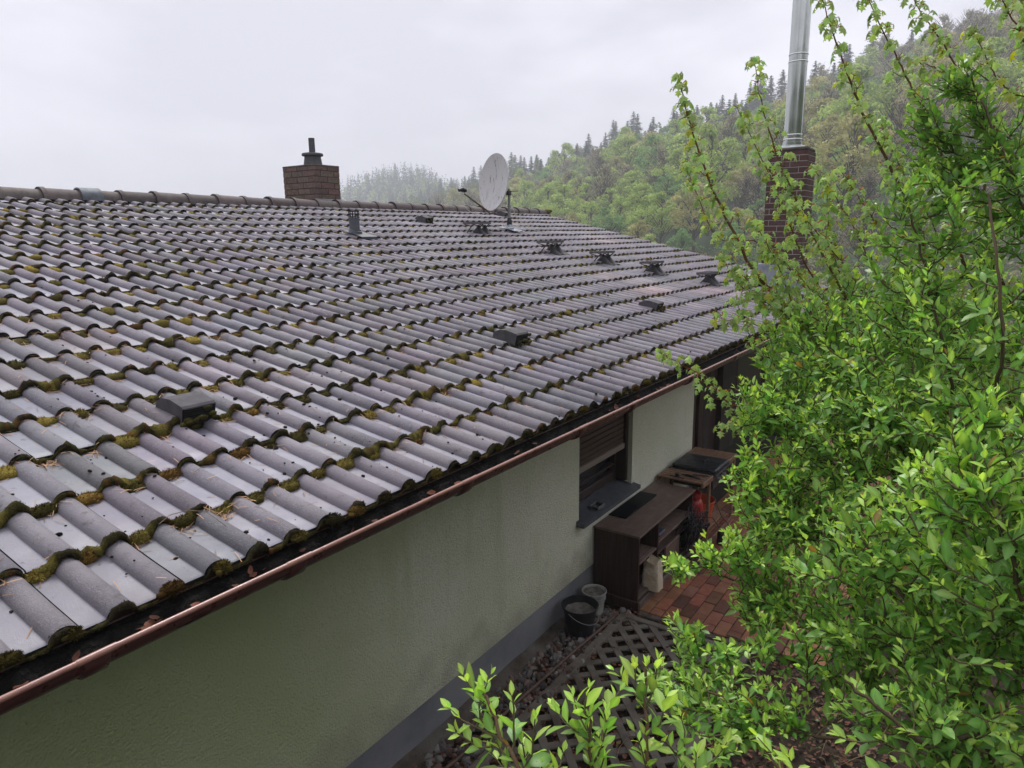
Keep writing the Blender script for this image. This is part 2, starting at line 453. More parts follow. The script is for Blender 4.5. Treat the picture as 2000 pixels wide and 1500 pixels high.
# ---- roof: every tile a curved sheet with a thick front edge, one mesh
mb = MB()
offs = np.concatenate([[0.002, 0.030, 0.0595], 0.105 - 0.03851 * np.cos(np.linspace(0, math.pi, 12)),
                       [0.1475, 0.180, 0.2125], 0.255 - 0.03851 * np.cos(np.linspace(0, math.pi, 12)), [0.298]])
offs = np.array(sorted(offs))
seam0 = 0.699 + 0.045                          # a seam lies at the far foot of every second roll
ncol = int((XE - XW0) / 0.3)
j0 = int(math.floor((XW0 - seam0) / 0.3))
light_tiles = [(8.07, 3.96), (8.3, 3.70), (8.3, 3.37), (7.6, 3.3), (8.0, 3.3), (11.4, 5.8), (10.9, 5.7), (9.0, 3.0), (9.4, 2.9)]
for k in range(NROW + 1):
    for j in range(ncol + 1):
        sx = seam0 + (j0 + j) * 0.3
        if sx + .3 > XE + .2: continue
        g = rng.normal(1, .085) * (.82 if rng.random() < .06 else 1)
        tn = np.array([g, g, g]) * (1 + rng.normal(0, .02, 3))
        cx, cy = sx + .15, RY + (k + .5) * EXP * TV_[1]
        for (lx, ly) in light_tiles:
            if abs(cx - lx) < .32 and abs(cy - ly) < .17:
                tn = tn * np.array([1.35, 1.27, 1.2])
        xs = sx + offs
        t0 = k * EXP; dt = rng.normal(0, .0035); dn = rng.normal(0, .0016); tw = rng.normal(0, .006); yaw = rng.normal(0, .009)
        ts = np.array([0, .008, .17, EXP + .03])
        ns = np.array([-.004, 0, -.015, -.0285])
        if k == NROW: ts = np.array([0, .008, .08, .16])
        V = rp(xs[None, :], t0 + ts[:, None] + dt + yaw * (xs - sx)[None, :], prof(xs)[None, :] - ROLL_H + ns[:, None] + dn + tw * ((xs - sx)[None, :] - .15))
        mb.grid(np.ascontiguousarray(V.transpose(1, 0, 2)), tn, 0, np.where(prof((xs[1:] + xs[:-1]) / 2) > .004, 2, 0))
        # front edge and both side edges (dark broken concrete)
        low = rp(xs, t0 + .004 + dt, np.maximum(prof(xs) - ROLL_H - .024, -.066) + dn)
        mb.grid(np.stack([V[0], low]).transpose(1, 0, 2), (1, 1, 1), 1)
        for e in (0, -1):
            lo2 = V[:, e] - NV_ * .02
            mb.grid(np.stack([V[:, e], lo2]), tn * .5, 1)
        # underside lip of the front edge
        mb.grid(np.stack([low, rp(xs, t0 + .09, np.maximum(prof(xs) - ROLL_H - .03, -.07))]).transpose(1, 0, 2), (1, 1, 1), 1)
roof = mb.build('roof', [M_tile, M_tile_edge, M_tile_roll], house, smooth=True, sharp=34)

# deck under the tiles, the far slope and the gable boards
TR = (NROW) * EXP + .17
mb = MB()
A = rp(XW0, .03, -.085); B = rp(XE, .03, -.085); Cc = rp(XE, TR, -.085); D = rp(XW0, TR, -.085)
A2, B2, C2, D2 = [p - NV_ * .12 for p in (A, B, Cc, D)]
mb.add([A, B, Cc, D, A2, B2, C2, D2], [(0, 1, 2, 3), (7, 6, 5, 4), (0, 4, 5, 1), (1, 5, 6, 2), (2, 6, 7, 3), (3, 7, 4, 0)])
mb.build('roof_deck', M_wood_dark, house)
RIDGE_Y, RIDGE_Z = 7.97, 3.2 + .43
mb = MB()
yn = RIDGE_Y + 6.2
xs = np.arange(XW0, XE + .01, .0375)
V = np.stack([np.stack([xs, np.full_like(xs, RIDGE_Y + u), RIDGE_Z - .02 - u * math.tan(S) + prof(xs) - ROLL_H], -1) for u in np.linspace(0, 6.3, 20)])
mb.grid(V, (1, 1, 1))
mb.build('far_slope', M_tile, house, smooth=True)

# ---- ridge caps, one part each
XR = 12.95
x = -2.9; i = 0
ridge_len = .385
while x < XR - .1:
    mb = MB()
    L_ = ridge_len + .03
    pitch = rng.normal(0, .008); lift = rng.normal(0, .004)
    a = np.linspace(-.12, math.pi + .12, 17)
    rows = []
    for u, r_ in ((0, .121), (.045, .124), (.052, .112), (L_, .099)):
        rows.append(np.stack([np.full_like(a, x + u), RIDGE_Y + r_ * np.cos(a) * 1.0, RIDGE_Z - .025 + lift + pitch * u + r_ * .93 * np.sin(a)], -1))
    g = rng.normal(1, .12)
    mb.grid(np.array(rows), (g, g * rng.normal(1, .03), g))
    inner = [np.stack([np.full_like(a, x + .001), RIDGE_Y + r_ * np.cos(a), RIDGE_Z - .025 + lift + r_ * .93 * np.sin(a)], -1) for r_ in (.118, .098)]
    mb.grid(np.array(inner), (g * .4,) * 3)
    mb.build('ridge_tile', M_ridge, house, smooth=True, sharp=40)
    if abs(x - 3.7) < .2:
        mc = MB()
        rows = [np.stack([np.full_like(a, x + u), RIDGE_Y + .128 * np.cos(a), RIDGE_Z - .02 + .128 * .93 * np.sin(a)], -1) for u in (-.02, .19)]
        mc.grid(np.array(rows)); rows = [np.stack([np.full_like(a, x - .02), RIDGE_Y + q * np.cos(a), RIDGE_Z - .02 + q * .93 * np.sin(a)], -1) for q in (.128, .11)]
        mc.grid(np.array(rows)); tag(mc.build('ridge_collar', mat('old_lead', (.15, .17, .20), .6, .4, noise=(12, (.09, .10, .11), 4, .4, .65)), house, smooth=True, sharp=40), 'blue grey metal collar wrapped round one ridge cap')
    x += ridge_len; i += 1

# ---- moss on every course
MAT = 'moss'
mo = MB()


def moss_col(n, yellow):
    dark = np.array([.028, .024, .014]); olive = np.array([.10, .092, .024]); yel = np.array([.33, .27, .06]); rust = np.array([.16, .075, .022])
    u = np.clip(yellow, 0, 1)[:, None]
    u = np.clip(u, 0, 1)
    c = np.where(u < .5, dark + (olive - dark) * u * 2, olive + (yel - olive) * (u * 2 - 1))
    r_ = rng.random(n)[:, None]
    return np.where(r_ < .12, c * .4 + rust * .6, c) * rng.uniform(.7, 1.3, (n, 1))


# icosphere template for cushions
import bmesh
bm = bmesh.new(); bmesh.ops.create_icosphere(bm, subdivisions=2, radius=1.0)
ICO_V = np.array([v.co[:] for v in bm.verts]); ICO_F = np.array([[v.index for v in f.verts] for f in bm.faces]); bm.free()
bm = bmesh.new(); bmesh.ops.create_icosphere(bm, subdivisions=1, radius=1.0)
IC1_V = np.array([v.co[:] for v in bm.verts]); IC1_F = np.array([[v.index for v in f.verts] for f in bm.faces]); bm.free()


def lump(mbx, c, ax, size, col, seed_dir=None, big=True):
    TVx, TFx = (ICO_V, ICO_F) if big else (IC1_V, IC1_F)
    n = 1 + .22 * fbm(TVx * 1.1 + rng.uniform(-9, 9, 3), int(rng.integers(1e6)), 2, .6) + rng.normal(0, .05, len(TVx))
    V = TVx * n[:, None] * np.array(size)
    V = np.asarray(c) + V @ np.asarray(ax)
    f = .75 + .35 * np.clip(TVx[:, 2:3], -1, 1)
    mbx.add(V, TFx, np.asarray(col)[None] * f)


AXR = np.stack([XV_, TV_, NV_])
tuft_p, tuft_n, tuft_c, tuft_s = [], [], [], []
for k in range(NROW + 1):
    t0 = k * EXP
    step = .012 if k < 8 else .02
    xs = np.arange(XW0 + .1, XE - .05, step)
    nz1 = fbm(np.stack([xs, xs * 0 + k * 7.3], -1), 11, 4, 1.6); nz2 = fbm(np.stack([xs, xs * 0 + k * 3.1], -1), 12, 3, 7)
    cov = np.clip(.72 + .7 * nz1 + .3 * nz2, 0.02, 1.3)
    if k in (5,): cov *= .95
    inpan = 1 - np.clip(prof(xs) / ROLL_H * 1.3, 0, 1)
    rad = (.0060 + .0085 * cov + .0045 * np.abs(nz2) + rng.normal(0, .0009, len(xs))) * (1 + .25 * inpan)
    patch = np.clip(.72 + 1.0 * fbm(np.stack([xs, xs * 0 + k * 5.7], -1), 14, 3, 2.6), .22, 1.5); rad *= np.where(prof(xs) > ROLL_H * .3, np.clip(patch, .5, 1.1), patch)
    if k == 0: rad *= .35 + .6 * (prof(xs) > ROLL_H * .3)
    ctr_n = prof(xs) - ROLL_H - .016 + .4 * rad - .002
    ctr_t = t0 - .004 - .35 * rad + rng.normal(0, .0012, len(xs))
    yel = np.clip(.10 + .40 * nz2 + .20 * inpan + .25 * nz1, 0, .8)
    yel *= np.where(prof(xs) > ROLL_H * .35, .4, 1)
    if k == 0: yel *= .4
    col = moss_col(len(xs), yel)
    P = rp(xs, ctr_t, ctr_n)
    sides = 7 if k < 8 else 5
    an = np.linspace(0, 2 * math.pi, sides, endpoint=False)
    rr = rad[:, None] * (1 + rng.normal(0, .20, (len(xs), sides)))
    V = P[:, None] + rr[..., None] * (TV_[None, None] * np.cos(an)[None, :, None] * 1.0 + NV_[None, None] * np.sin(an)[None, :, None])
    n = len(xs)
    ii = np.arange(n - 1)[:, None] * sides; jj = np.arange(sides)[None]; kk = (jj + 1) % sides
    Q = np.stack([ii + jj, ii + kk, ii + sides + kk, ii + sides + jj], -1).reshape(-1, 4)
    mo.add(V.reshape(-1, 3), [Q], np.repeat(col, sides, 0))
    # tufts of the strip (near courses only)
    if k < 10:
        sel = np.where(xs < 7.0 - k * .1)[0]
        rep = {0: 26, 1: 26, 2: 20, 3: 15, 4: 11, 5: 8}.get(k, 5)
        for _ in range(rep):
            s2 = sel[rng.random(len(sel)) < cov[sel]]
            an_ = rng.uniform(-.6, math.pi + .9, len(s2))
            d = -TV_[None] * np.cos(an_)[:, None] * -1 + NV_[None] * np.sin(an_)[:, None]
            tuft_p.append(P[s2] + d * rad[s2][:, None] * .8 + XV_ * rng.uniform(-.006, .006, (len(s2), 1))); tuft_n.append(d); tuft_c.append(col[s2] * rng.uniform(.4, 2.6, (len(s2), 1)) * (1 + rng.normal(0, .12, (len(s2), 3)))); tuft_s.append(np.full(len(s2), .0055))
    # cushions in the pans
    npit = int((XE - XW0) / .15)
    for q in range(npit):
        xc = .699 + .075 + (q - 24) * .15
        if not (XW0 + .2 < xc < XE - .1): continue
        dens = .80 + .22 * float(fbm(np.array([[xc, k * 3.0]]), 5, 3, .35)[0]) + (.18 if k in (4, 5, 14, 15) else 0)
        if k == 0:
            xc -= .075; dens = .75
        if rng.random() > dens: continue
        big = xc < 8 and k < 12
        far_ = 1.0 + .12 * (k > 6)
        ln = rng.uniform(.028, .066) * (1.25 if rng.random() < .2 else 1); hh = rng.uniform(.012, .030); wd = rng.uniform(.020, .042)
        y_ = np.clip(rng.normal(.62, .25), .05, 1); cc = moss_col(1, np.array([y_]))[0]
        xo = xc + rng.uniform(-.02, .02)
        c = rp(xo, t0 - .006 - wd * .5, float(prof(np.array([xo]))[0]) - ROLL_H - .030 + hh * .5 + (.012 if k == 0 else 0))
        ln *= far_; wd *= far_; hh *= far_; cc = cc * np.array([1.0, .96, 1.0])
        if k == 0:
            c = c - NV_ * .012; ln *= .62; wd *= .7; hh *= .8; cc = cc * .5
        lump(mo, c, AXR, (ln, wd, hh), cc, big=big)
        if big:
            nt_ = 420 if k < 4 else 180 if k < 7 else 60
            d = norm(rng.normal(0, 1, (nt_, 3)) + NV_ * .6)
            loc = d @ AXR.T * np.array([ln, wd, hh]) @ AXR
            tuft_p.append(c + loc * .95); tuft_n.append(d); tuft_c.append(np.tile(cc, (nt_, 1)) * rng.uniform(.4, 1.9, (nt_, 1))); tuft_s.append(np.full(nt_, .008))
        if rng.random() < .3:
            lump(mo, c + XV_ * ln * rng.choice([-1, 1]) - TV_ * rng.uniform(0, .02), AXR, (ln * .5, wd * .6, hh * .6), cc * .8, big=False)
# moss in the seams between tiles
for q in range(420):
    j = rng.integers(0, ncol); k = rng.integers(0, 8); sx = seam0 + (j0 + j) * .3
    t = k * EXP + rng.uniform(.02, .30)
    if rng.random() < .5 and sx > 6: continue
    lump(mo, rp(sx, t, -ROLL_H - .006 - .0285 * (t - k * EXP) / EXP), AXR, (rng.uniform(.002, .004), rng.uniform(.008, .035), .004), moss_col(1, np.array([rng.uniform(.1, .7)]))[0], big=False)
# loose crumbs of moss lying on the tiles
for q in range(620):
    xx = rng.uniform(0.2, 7) if q % 3 else rng.uniform(.3, 3); t = rng.uniform(.02, 4.5) ** 1.0 if q % 2 else rng.uniform(.02, 1.7)
    k = int(t / EXP); sz = rng.uniform(.002, .006) * (1.8 if rng.random() < .12 else 1)
    n_ = float(prof(np.array([xx]))[0]) - ROLL_H - .0285 * (t - k * EXP) / EXP + sz * .5
    lump(mo, rp(xx, t, n_), AXR, (sz * rng.uniform(.8, 1.6), sz * rng.uniform(.8, 1.6), sz * .7), np.array([.03, .025, .018]) * rng.uniform(.6, 1.8), big=False)
# big mossy end of the ridge
for q in range(14):
    lump(mo, (XR - .12 + rng.uniform(-.1, .16), RIDGE_Y + rng.uniform(-.12, .02), RIDGE_Z + rng.uniform(-.02, .05)), np.eye(3), (.05, .05, .035), moss_col(1, np.array([rng.uniform(.5, 1)]))[0], big=False)
# moss along the verge tops
TP = np.concatenate(tuft_p); TN = np.concatenate(tuft_n); TC = np.concatenate(tuft_c); TS = np.concatenate(tuft_s)
rv = norm(rng.normal(0, 1, TP.shape)); sidev = norm(np.cross(TN, rv)); tip = norm(TN + .5 * rv)
TS = TS * rng.uniform(.6, 1.5, len(TS))
V = np.stack([TP - sidev * TS[:, None] * .22, TP + sidev * TS[:, None] * .22, TP + tip * TS[:, None]], 1).reshape(-1, 3)
mo.add(V, np.arange(len(V)).reshape(-1, 3), np.repeat(TC, 3, 0))
tag(mo.build('moss', M_moss, None, smooth=True), 'olive and dark brown moss cushions growing along the tile edges of the roof', 'moss', kind='stuff')

# ---- pine needles caught on the tiles
ne = MB()
P, D_, C_ = [], [], []
spots = [(rng.uniform(.3, 4.2), int(rng.integers(0, 9))) for _ in range(230)]
for (xx, k) in spots:
    m_ = int(rng.integers(4, 22)); q = .699 + .075 + round((xx - .774) / .15) * .15
    for _ in range(m_):
        px_ = q + rng.normal(0, .032); tt = k * EXP - abs(rng.normal(0, .035)) - .008
        if tt < 0: continue
        kk = int(tt / EXP); n_ = float(prof(np.array([px_]))[0]) - ROLL_H - .0285 * (tt - kk * EXP) / EXP + rng.uniform(.002, .012)
        P.append(rp(px_, tt, n_)); an_ = rng.uniform(0, 2 * math.pi); D_.append(XV_ * math.cos(an_) + TV_ * math.sin(an_) + NV_ * rng.normal(0, .18))
for _ in range(900):
    px_ = rng.uniform(.3, 6); tt = rng.uniform(0, 3); kk = int(tt / EXP)
    P.append(rp(px_, tt, float(prof(np.array([px_]))[0]) - ROLL_H - .0285 * (tt - kk * EXP) / EXP + .003)); an_ = rng.uniform(0, 2 * math.pi); D_.append(XV_ * math.cos(an_) + TV_ * math.sin(an_))
P = np.array(P); D_ = norm(np.array(D_)); ln = rng.uniform(.012, .032, (len(P), 1)); sv = norm(np.cross(D_, NV_)) * .0012
bend = NV_ * rng.uniform(0, .004, (len(P), 1))
V = np.stack([P - D_ * ln - sv, P - D_ * ln + sv, P + sv + bend, P - sv + bend, P + D_ * ln + sv, P + D_ * ln - sv], 1).reshape(-1, 3)
o6 = (np.arange(len(P)) * 6)[:, None]
cN = np.array([.46, .27, .15]) * rng.uniform(.4, 1.4, (len(P), 1)); cN[rng.random(len(P)) < .25] *= .4
ne.add(V, [o6 + np.array([[0, 1, 2, 3]]), o6 + np.array([[3, 2, 4, 5]])], np.repeat(cN, 6, 0))
ne.tube([rp(*q) for q in ((1.12, .28, .006), (1.17, .30, .012), (1.23, .29, .014), (1.27, .25, .012), (1.28, .20, .004), (1.30, .16, -.02))], .0014, 4, (.2, .15, .1))
tag(ne.build('pine_needles', M_needle, None), 'dry brown pine needles scattered on the roof tiles', 'pine needles', kind='stuff')

# ------------------------------------------------------------------ gutter
GY, GZ, GR = 1.895, 3.2 - 1.066, .072


def gz(x):
    return GZ - .004 * (x - 2.5)


gut = MB()
a = np.linspace(math.pi, 2 * math.pi - .16, 15)
xs = np.linspace(-2.95, 12.85, 60)
for r_, mi_ in ((GR, 0), (GR - .004, 2)):
    gut.grid(np.stack([np.stack([xs, np.full_like(xs, GY + r_ * math.cos(q)), gz(xs) + r_ * math.sin(q)], -1) for q in a]), mi=mi_)
gut.tube(np.stack([xs, np.full_like(xs, GY - GR - .004), gz(xs) + .001], -1), .0085, 10, mi=1)
gut.tube(np.stack([xs, np.full_like(xs, GY + GR), gz(xs) - .012], -1), .004, 6)
gutter = gut.build('gutter', [M_gutter_shaded, M_lip_lit, M_debris], house, smooth=True, sharp=60)
for xj in (.72, 1.37, 2.3, 3.35, 4.04, 5.1, 6.2, 7.3, 8.5):
    m_ = MB()
    for r_ in (GR + .009,):
        xx = np.array([xj - .035, xj - .03, xj + .03, xj + .035])
        m_.grid(np.stack([np.stack([xx, GY + (r_ + np.array([-.006, 0, 0, -.006])) * math.cos(q), gz(xx) + (r_ + np.array([-.006, 0, 0, -.006])) * math.sin(q)], -1) for q in a]))
    m_.tube([(xj - .05, GY - GR - .004, gz(xj) + .001), (xj + .05, GY - GR - .004, gz(xj) + .001)], .0102, 10, mi=1)
    m_.build('gutter_joint', [M_gutter_shaded, M_lip_lit], gutter, smooth=True, sharp=60)
# dirt lying in the gutter
db = MB()
xs = np.arange(-2.9, 12.8, .03); us = np.linspace(-1, 1, 9)
V = np.stack([np.stack([xs, np.full_like(xs, GY + u * (GR - .006) * .93), gz(xs) - .046 + .020 * (u > .4) + .007 * fbm(np.stack([xs, xs * 0 + u], -1), 3, 3, 3) + .012 * u * u + rng.normal(0, .003, len(xs))], -1) for u in us])
db.grid(V)
tag(db.build('gutter_dirt', M_debris, None, smooth=True), 'wet black dirt filling the brown gutter', 'dirt', kind='stuff')
dl = MB()
LV = np.array([(0, 0, 0), (.35, -.3, .05), (.75, -.22, .03), (1, 0, .08), (.75, .22, .03), (.35, .3, .05), (.5, 0, -.06)])
LF = [np.array([(0, 1, 6), (1, 2, 6), (2, 3, 6), (3, 4, 6), (4, 5, 6), (5, 0, 6)])]


def frames(n, dirs, ups, sc):
    x_ = norm(dirs); z_ = norm(ups - (ups * x_).sum(1, keepdims=True) * x_); y_ = np.cross(z_, x_)
    return np.stack([x_, y_, z_], 1) * np.asarray(sc).reshape(-1, 1, 1)


n = 60
xx = np.concatenate([rng.uniform(.4, 1.3, 22), rng.uniform(1.2, 8, 38)])
pos = np.stack([xx, GY + rng.uniform(-.05, .04, n), gz(xx) - .034 + rng.uniform(0, .012, n)], -1)
dirs = np.stack([rng.normal(0, 1, n), rng.normal(0, .5, n), rng.normal(0, .15, n)], -1)
dl.batch(LV, LF, (pos, frames(n, dirs, np.tile([0, 0, 1.], (n, 1)) + rng.normal(0, .3, (n, 3)), rng.uniform(.03, .06, n))), np.array([.13, .045, .025]) * rng.uniform(.4, 1.4, (n, 1)))
tag(dl.build('gutter_leaves', M_deadleaf, None), 'brown dead leaves lying in the gutter', 'dead leaves', kind='stuff')

# ------------------------------------------------------------------ walls
WY = 2.65
WX0, WX1 = -2.6, 7.483
winx0, winx1, winz0 = 4.812, 5.846, .88
PZ = .336
SOF = 2.24
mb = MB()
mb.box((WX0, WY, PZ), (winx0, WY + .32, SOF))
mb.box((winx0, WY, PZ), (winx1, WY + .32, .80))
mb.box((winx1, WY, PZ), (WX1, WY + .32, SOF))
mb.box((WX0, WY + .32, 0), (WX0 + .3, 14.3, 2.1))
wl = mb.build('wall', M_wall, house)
mb = MB(); mb.box((WX0 - .0, WY + .012, -.3), (WX1, WY + .3, PZ))
mb.build('plinth', M_plinth, house)
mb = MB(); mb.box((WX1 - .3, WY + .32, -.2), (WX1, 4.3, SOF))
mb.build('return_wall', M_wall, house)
# porch recess behind the shrubs
mb = MB(); PYY = 3.1
mb.box((WX1, PYY, -.1), (WX1 + .02, PYY + .2, SOF))
mb.box((8.96, PYY, -.1), (9.40, PYY + .2, 2.3)); mb.box((9.78, PYY - .05, -.1), (10.46, PYY + .2, 2.3)); mb.box((10.46, PYY + .02, -.1), (12.5, PYY + .2, 2.3)); mb.box((7.5, PYY + .02, -.1), (8.8, PYY + .2, 2.3))
mb.build('porch_wall', M_wire, house)
mb = MB(); mb.box((8.80, PYY - .06, -.1), (8.96, PYY + .1, 2.35)); mb.box((WX1 + .02, WY + .02, 0), (WX1 + .13, WY + .15, 2.2))
mb.build('porch_post', M_wood_dark, house)
mb = MB(); mb.box((9.40, PYY + .03, 0), (9.78, PYY + .1, 2.2)); mb.box((10.55, PYY - .03, 0), (11.9, PYY + .015, 2.1))
mb.build('porch_door', M_frame, house)
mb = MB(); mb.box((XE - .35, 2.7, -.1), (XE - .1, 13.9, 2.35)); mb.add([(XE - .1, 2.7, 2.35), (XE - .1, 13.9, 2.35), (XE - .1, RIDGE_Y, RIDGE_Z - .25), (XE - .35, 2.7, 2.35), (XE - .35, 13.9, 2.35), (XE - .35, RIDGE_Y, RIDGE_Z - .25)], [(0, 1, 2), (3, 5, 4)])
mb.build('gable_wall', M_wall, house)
# soffit boards and fascia
mb = MB(); mb.box((XW0 + .05, 1.985, 2.045), (XE - .1, 2.01, 2.15)); mb.build('fascia', M_wood_dark, house)
mb = MB(); mb.add([rp(XW0, .08, -.22), rp(XE - .05, .08, -.22), rp(XE - .05, 1.3, -.22), rp(XW0, 1.3, -.22)], [(3, 2, 1, 0)]); mb.build('soffit', M_wood_dark, house)

# window
fr = MB()
gy = WY + .15
fr.bbox((winx0, gy, winz0), (winx0 + .07, gy + .07, 2.2)); fr.bbox((winx1 - .07, gy, winz0), (winx1, gy + .07, 2.2))
fr.bbox((winx0 + .07, gy, winz0), (winx1 - .07, gy + .07, winz0 + .085)); fr.bbox((winx0 + .07, gy, 1.03), (winx1 - .07, gy + .06, 1.045), .004)
win = fr.build('window', M_frame, house)
mb = MB(); mb.add([(winx0 + .07, gy + .05, winz0 + .08), (winx1 - .07, gy + .05, winz0 + .08), (winx1 - .07, gy + .05, 2.2), (winx0 + .07, gy + .05, 2.2)], [(0, 1, 2, 3)])
mb.build('pane', M_glass, win)
mb = MB(); mb.box((winx0, gy + .25, winz0), (winx1, gy + .27, 2.2)); mb.build('room_behind', M_black, win)
sh = MB(); z = 1.26; SY = WY + .07
while z < 2.2:
    sh.bbox((winx0 + .012, SY, z + .002), (winx1 - .045, SY + .014, z + .047), .006)
    for q in np.arange(winx0 + .05, winx1 - .07, .035): sh.box((q, SY - .0008, z + .0475), (q + .014, SY + .002, z + .0505))
    z += .05
for k_ in range(0): pass
sh.build('roller_shutter', M_shut, win)
mb = MB(); mb.bbox((winx0 + .012, SY - .012, 1.205), (winx1 - .045, SY + .018, 1.258), .004); mb.build('shutter_bar', M_shutbar, win)
mb = MB(); mb.bbox((winx1 - .045, SY - .03, winz0), (winx1 - .002, SY + .079, 2.2)); mb.build('shutter_rail', M_frame, win)
mb = MB(); mb.bbox((winx0 + .001, SY - .02, winz0), (winx0 + .011, SY + .079, 2.2), .002); mb.build('shutter_rail', M_frame, win)
mb = MB(); mb.add([(winx0 - .045, WY - .075, .835), (winx1 + .05, WY - .075, .835), (winx1 + .05, WY - .001, .848), (winx0 - .045, WY - .001, .848), (winx0 - .045, WY - .075, .80), (winx1 + .05, WY - .075, .80), (winx1 + .05, WY - .001, .80), (winx0 - .045, WY - .001, .80)],
                  [(0, 1, 2, 3), (4, 7, 6, 5), (0, 4, 5, 1), (1, 5, 6, 2), (2, 6, 7, 3), (3, 7, 4, 0)])
mb.add([(winx0 + .001, WY - .001, .848), (winx1 - .001, WY - .001, .848), (winx1 - .001, gy, .875), (winx0 + .001, gy, .875)], [(0, 1, 2, 3)])
mb.build('window_sill', M_sill, win)

# ashtray on the sill
asht = MB(); Z0_ = .852
for (a0, b0) in (((0, 0, 0), (.12, .09, .006)), ((0, 0, .006), (.12, .008, .028)), ((0, .082, .006), (.12, .09, .028)), ((0, .008, .006), (.008, .082, .028)), ((.112, .008, .006), (.12, .082, .028))):
    asht.bbox((5.07 + a0[0], WY - .05 + a0[1], Z0_ + a0[2]), (5.07 + b0[0], WY - .05 + b0[1], Z0_ + b0[2]), .002)
tag(asht.build('ashtray', mat('smoked_glass', (.10, .105, .11), .12, .6)), 'small square glass ashtray on the slate window sill', 'ashtray')


# ------------------------------------------------------------------ chimneys
def brick_stack(x0, x1, y0, y1, z0, z1, bl, bh, parent_name, base, mortar, label, inset=.006, gap=.011):
    ch = empty(parent_name, ((x0 + x1) / 2, (y0 + y1) / 2, z0)); ch.parent = house; ch.matrix_parent_inverse = house.matrix_world.inverted()
    tag(ch, label)
    core = MB(); core.box((x0 + inset, y0 + inset, z0), (x1 - inset, y1 - inset, z1 - .004)); core.build('mortar', mortar, ch)
    b_ = MB(); z = z0; r_ = 0
    while z < z1 - bh * .5:
        zt = min(z + bh - gap, z1)
        for side in range(4):
            horizontal = side in (0, 2)
            a0, a1 = (x0, x1) if horizontal else (y0, y1)
            p = a0 - (bl * .5 if (r_ + side) % 2 else 0)
            while p < a1 - .005:
                q0, q1 = max(p, a0), min(p + bl - gap, a1)
                if q1 - q0 > .02:
                    g = rng.uniform(.84, 1.16); c = np.array(base) * g * (1 + rng.normal(0, .05, 3))
                    d = rng.uniform(-.0015, .0015); th = .05
                    if side == 0: lo, hi = (q0, y0 + d, z), (q1, y0 + th, zt)
                    elif side == 2: lo, hi = (q0, y1 - th, z), (q1, y1 + d, zt)
                    elif side == 3: lo, hi = (x0 + d, q0, z + .0005), (x0 + th, q1, zt - .0005)
                    else: lo, hi = (x1 - th, q0, z + .0005), (x1 + d, q1, zt - .0005)
                    if horizontal: lo = (lo[0] + .0006, lo[1], lo[2]); hi = (hi[0] - .0006, hi[1], hi[2])
                    b_.bbox(lo, hi, .003, c)
                p += bl
        z += bh; r_ += 1
    b_.build('brickwork', M_brick, ch)
    return ch


c1 = (6.895, 7.37, 8.12, 8.80)
ch1 = brick_stack(*c1, 3.3, 4.185, .25, .083, 'chimney', (.165, .118, .098), M_mortar, 'short square brick chimney behind the ridge with a grey pot', gap=.009)
mb = MB(); mb.bbox((c1[0] - .004, c1[2] - .004, 4.186), (c1[1] + .004, c1[3] + .004, 4.208), .006); mb.build('chimney_crown', M_conc, ch1)
mb = MB(); cc = ((c1[0] + c1[1]) / 2 + .03, (c1[2] + c1[3]) / 2 - .02, 4.205)
mb.lathe([(.17, 0), (.165, .015), (.135, .02), (.118, .13), (.118, .145), (.15, .15), (.155, .165), (.148, .185), (.06, .20), (.045, .2)], cc, 36)
mb.lathe([(.045, .19), (.044, .40), (.036, .40), (.036, .3)], cc, 20); mb.build('chimney_pot', M_pot, ch1, smooth=True, sharp=35)
mb = MB(); mb.bbox((c1[0] - .05, c1[2] - .05, 3.5), (c1[1] + .05, c1[2] - .008, 3.69), .01); mb.bbox((c1[0] - .05, c1[2] - .008, 3.3), (c1[0] - .008, c1[3], 3.69), .01); mb.bbox((c1[0] - .02, c1[2] - .025, 3.69), (c1[1] + .02, c1[2] - .006, 3.73), .004)
mb.build('flashing', M_zinc, ch1)
c2 = (11.0, 11.5, 2.38, 2.94)
ch2 = brick_stack(*c2, 2.2, 4.33, .25, .083, 'chimney', (.105, .06, .052), M_mortar_l, 'tall brick chimney carrying the steel flue, half hidden by maple twigs')
mb = MB(); mb.bbox((c2[0] + .004, c2[2] + .004, 4.33), (c2[1] - .004, c2[3] - .004, 4.385), .02); mb.build('chimney_crown', M_conc, ch2)
mb = MB(); fc = (11.22, 2.66, 4.38); fr_ = .128
mb.lathe([(.20, 0), (.19, .03), (fr_ + .01, .05), (fr_ + .01, .09), (fr_, .095), (fr_, 3.4)], fc, 40)
mb.build('steel_flue', M_steel, ch2, smooth=True, sharp=30)
for zz in (.12, .18, 1.18, 1.28, 2.26, 2.36, 3.36):
    m_ = MB(); m_.lathe([(fr_ + .0, 0), (fr_ + .006, .003), (fr_ + .006, .018), (fr_, .021)], (fc[0], fc[1], fc[2] + zz), 40); m_.build('flue_ring', mat('ring_steel', (.75, .75, .75), .15, .5, metal=1) if zz == .12 else bpy.data.materials['ring_steel'], ch2, smooth=True)
mb = MB()
t_lo = (2.15 - RY) / TV_[1]; t_hi = (3.25 - RY) / TV_[1]
mb.add([rp(10.75, t_lo, .014), rp(11.9, t_lo, .014), rp(11.9, t_hi, .02), rp(10.75, t_hi, .02)], [(0, 1, 2, 3)])
mb.bbox((10.96, 2.34, 2.2), (11.54, 2.375, 2.62), .006); mb.bbox((10.96, 2.375, 2.2), (10.995, 2.98, 2.72), .006)
mb.build('flashing', M_zinc, ch2)

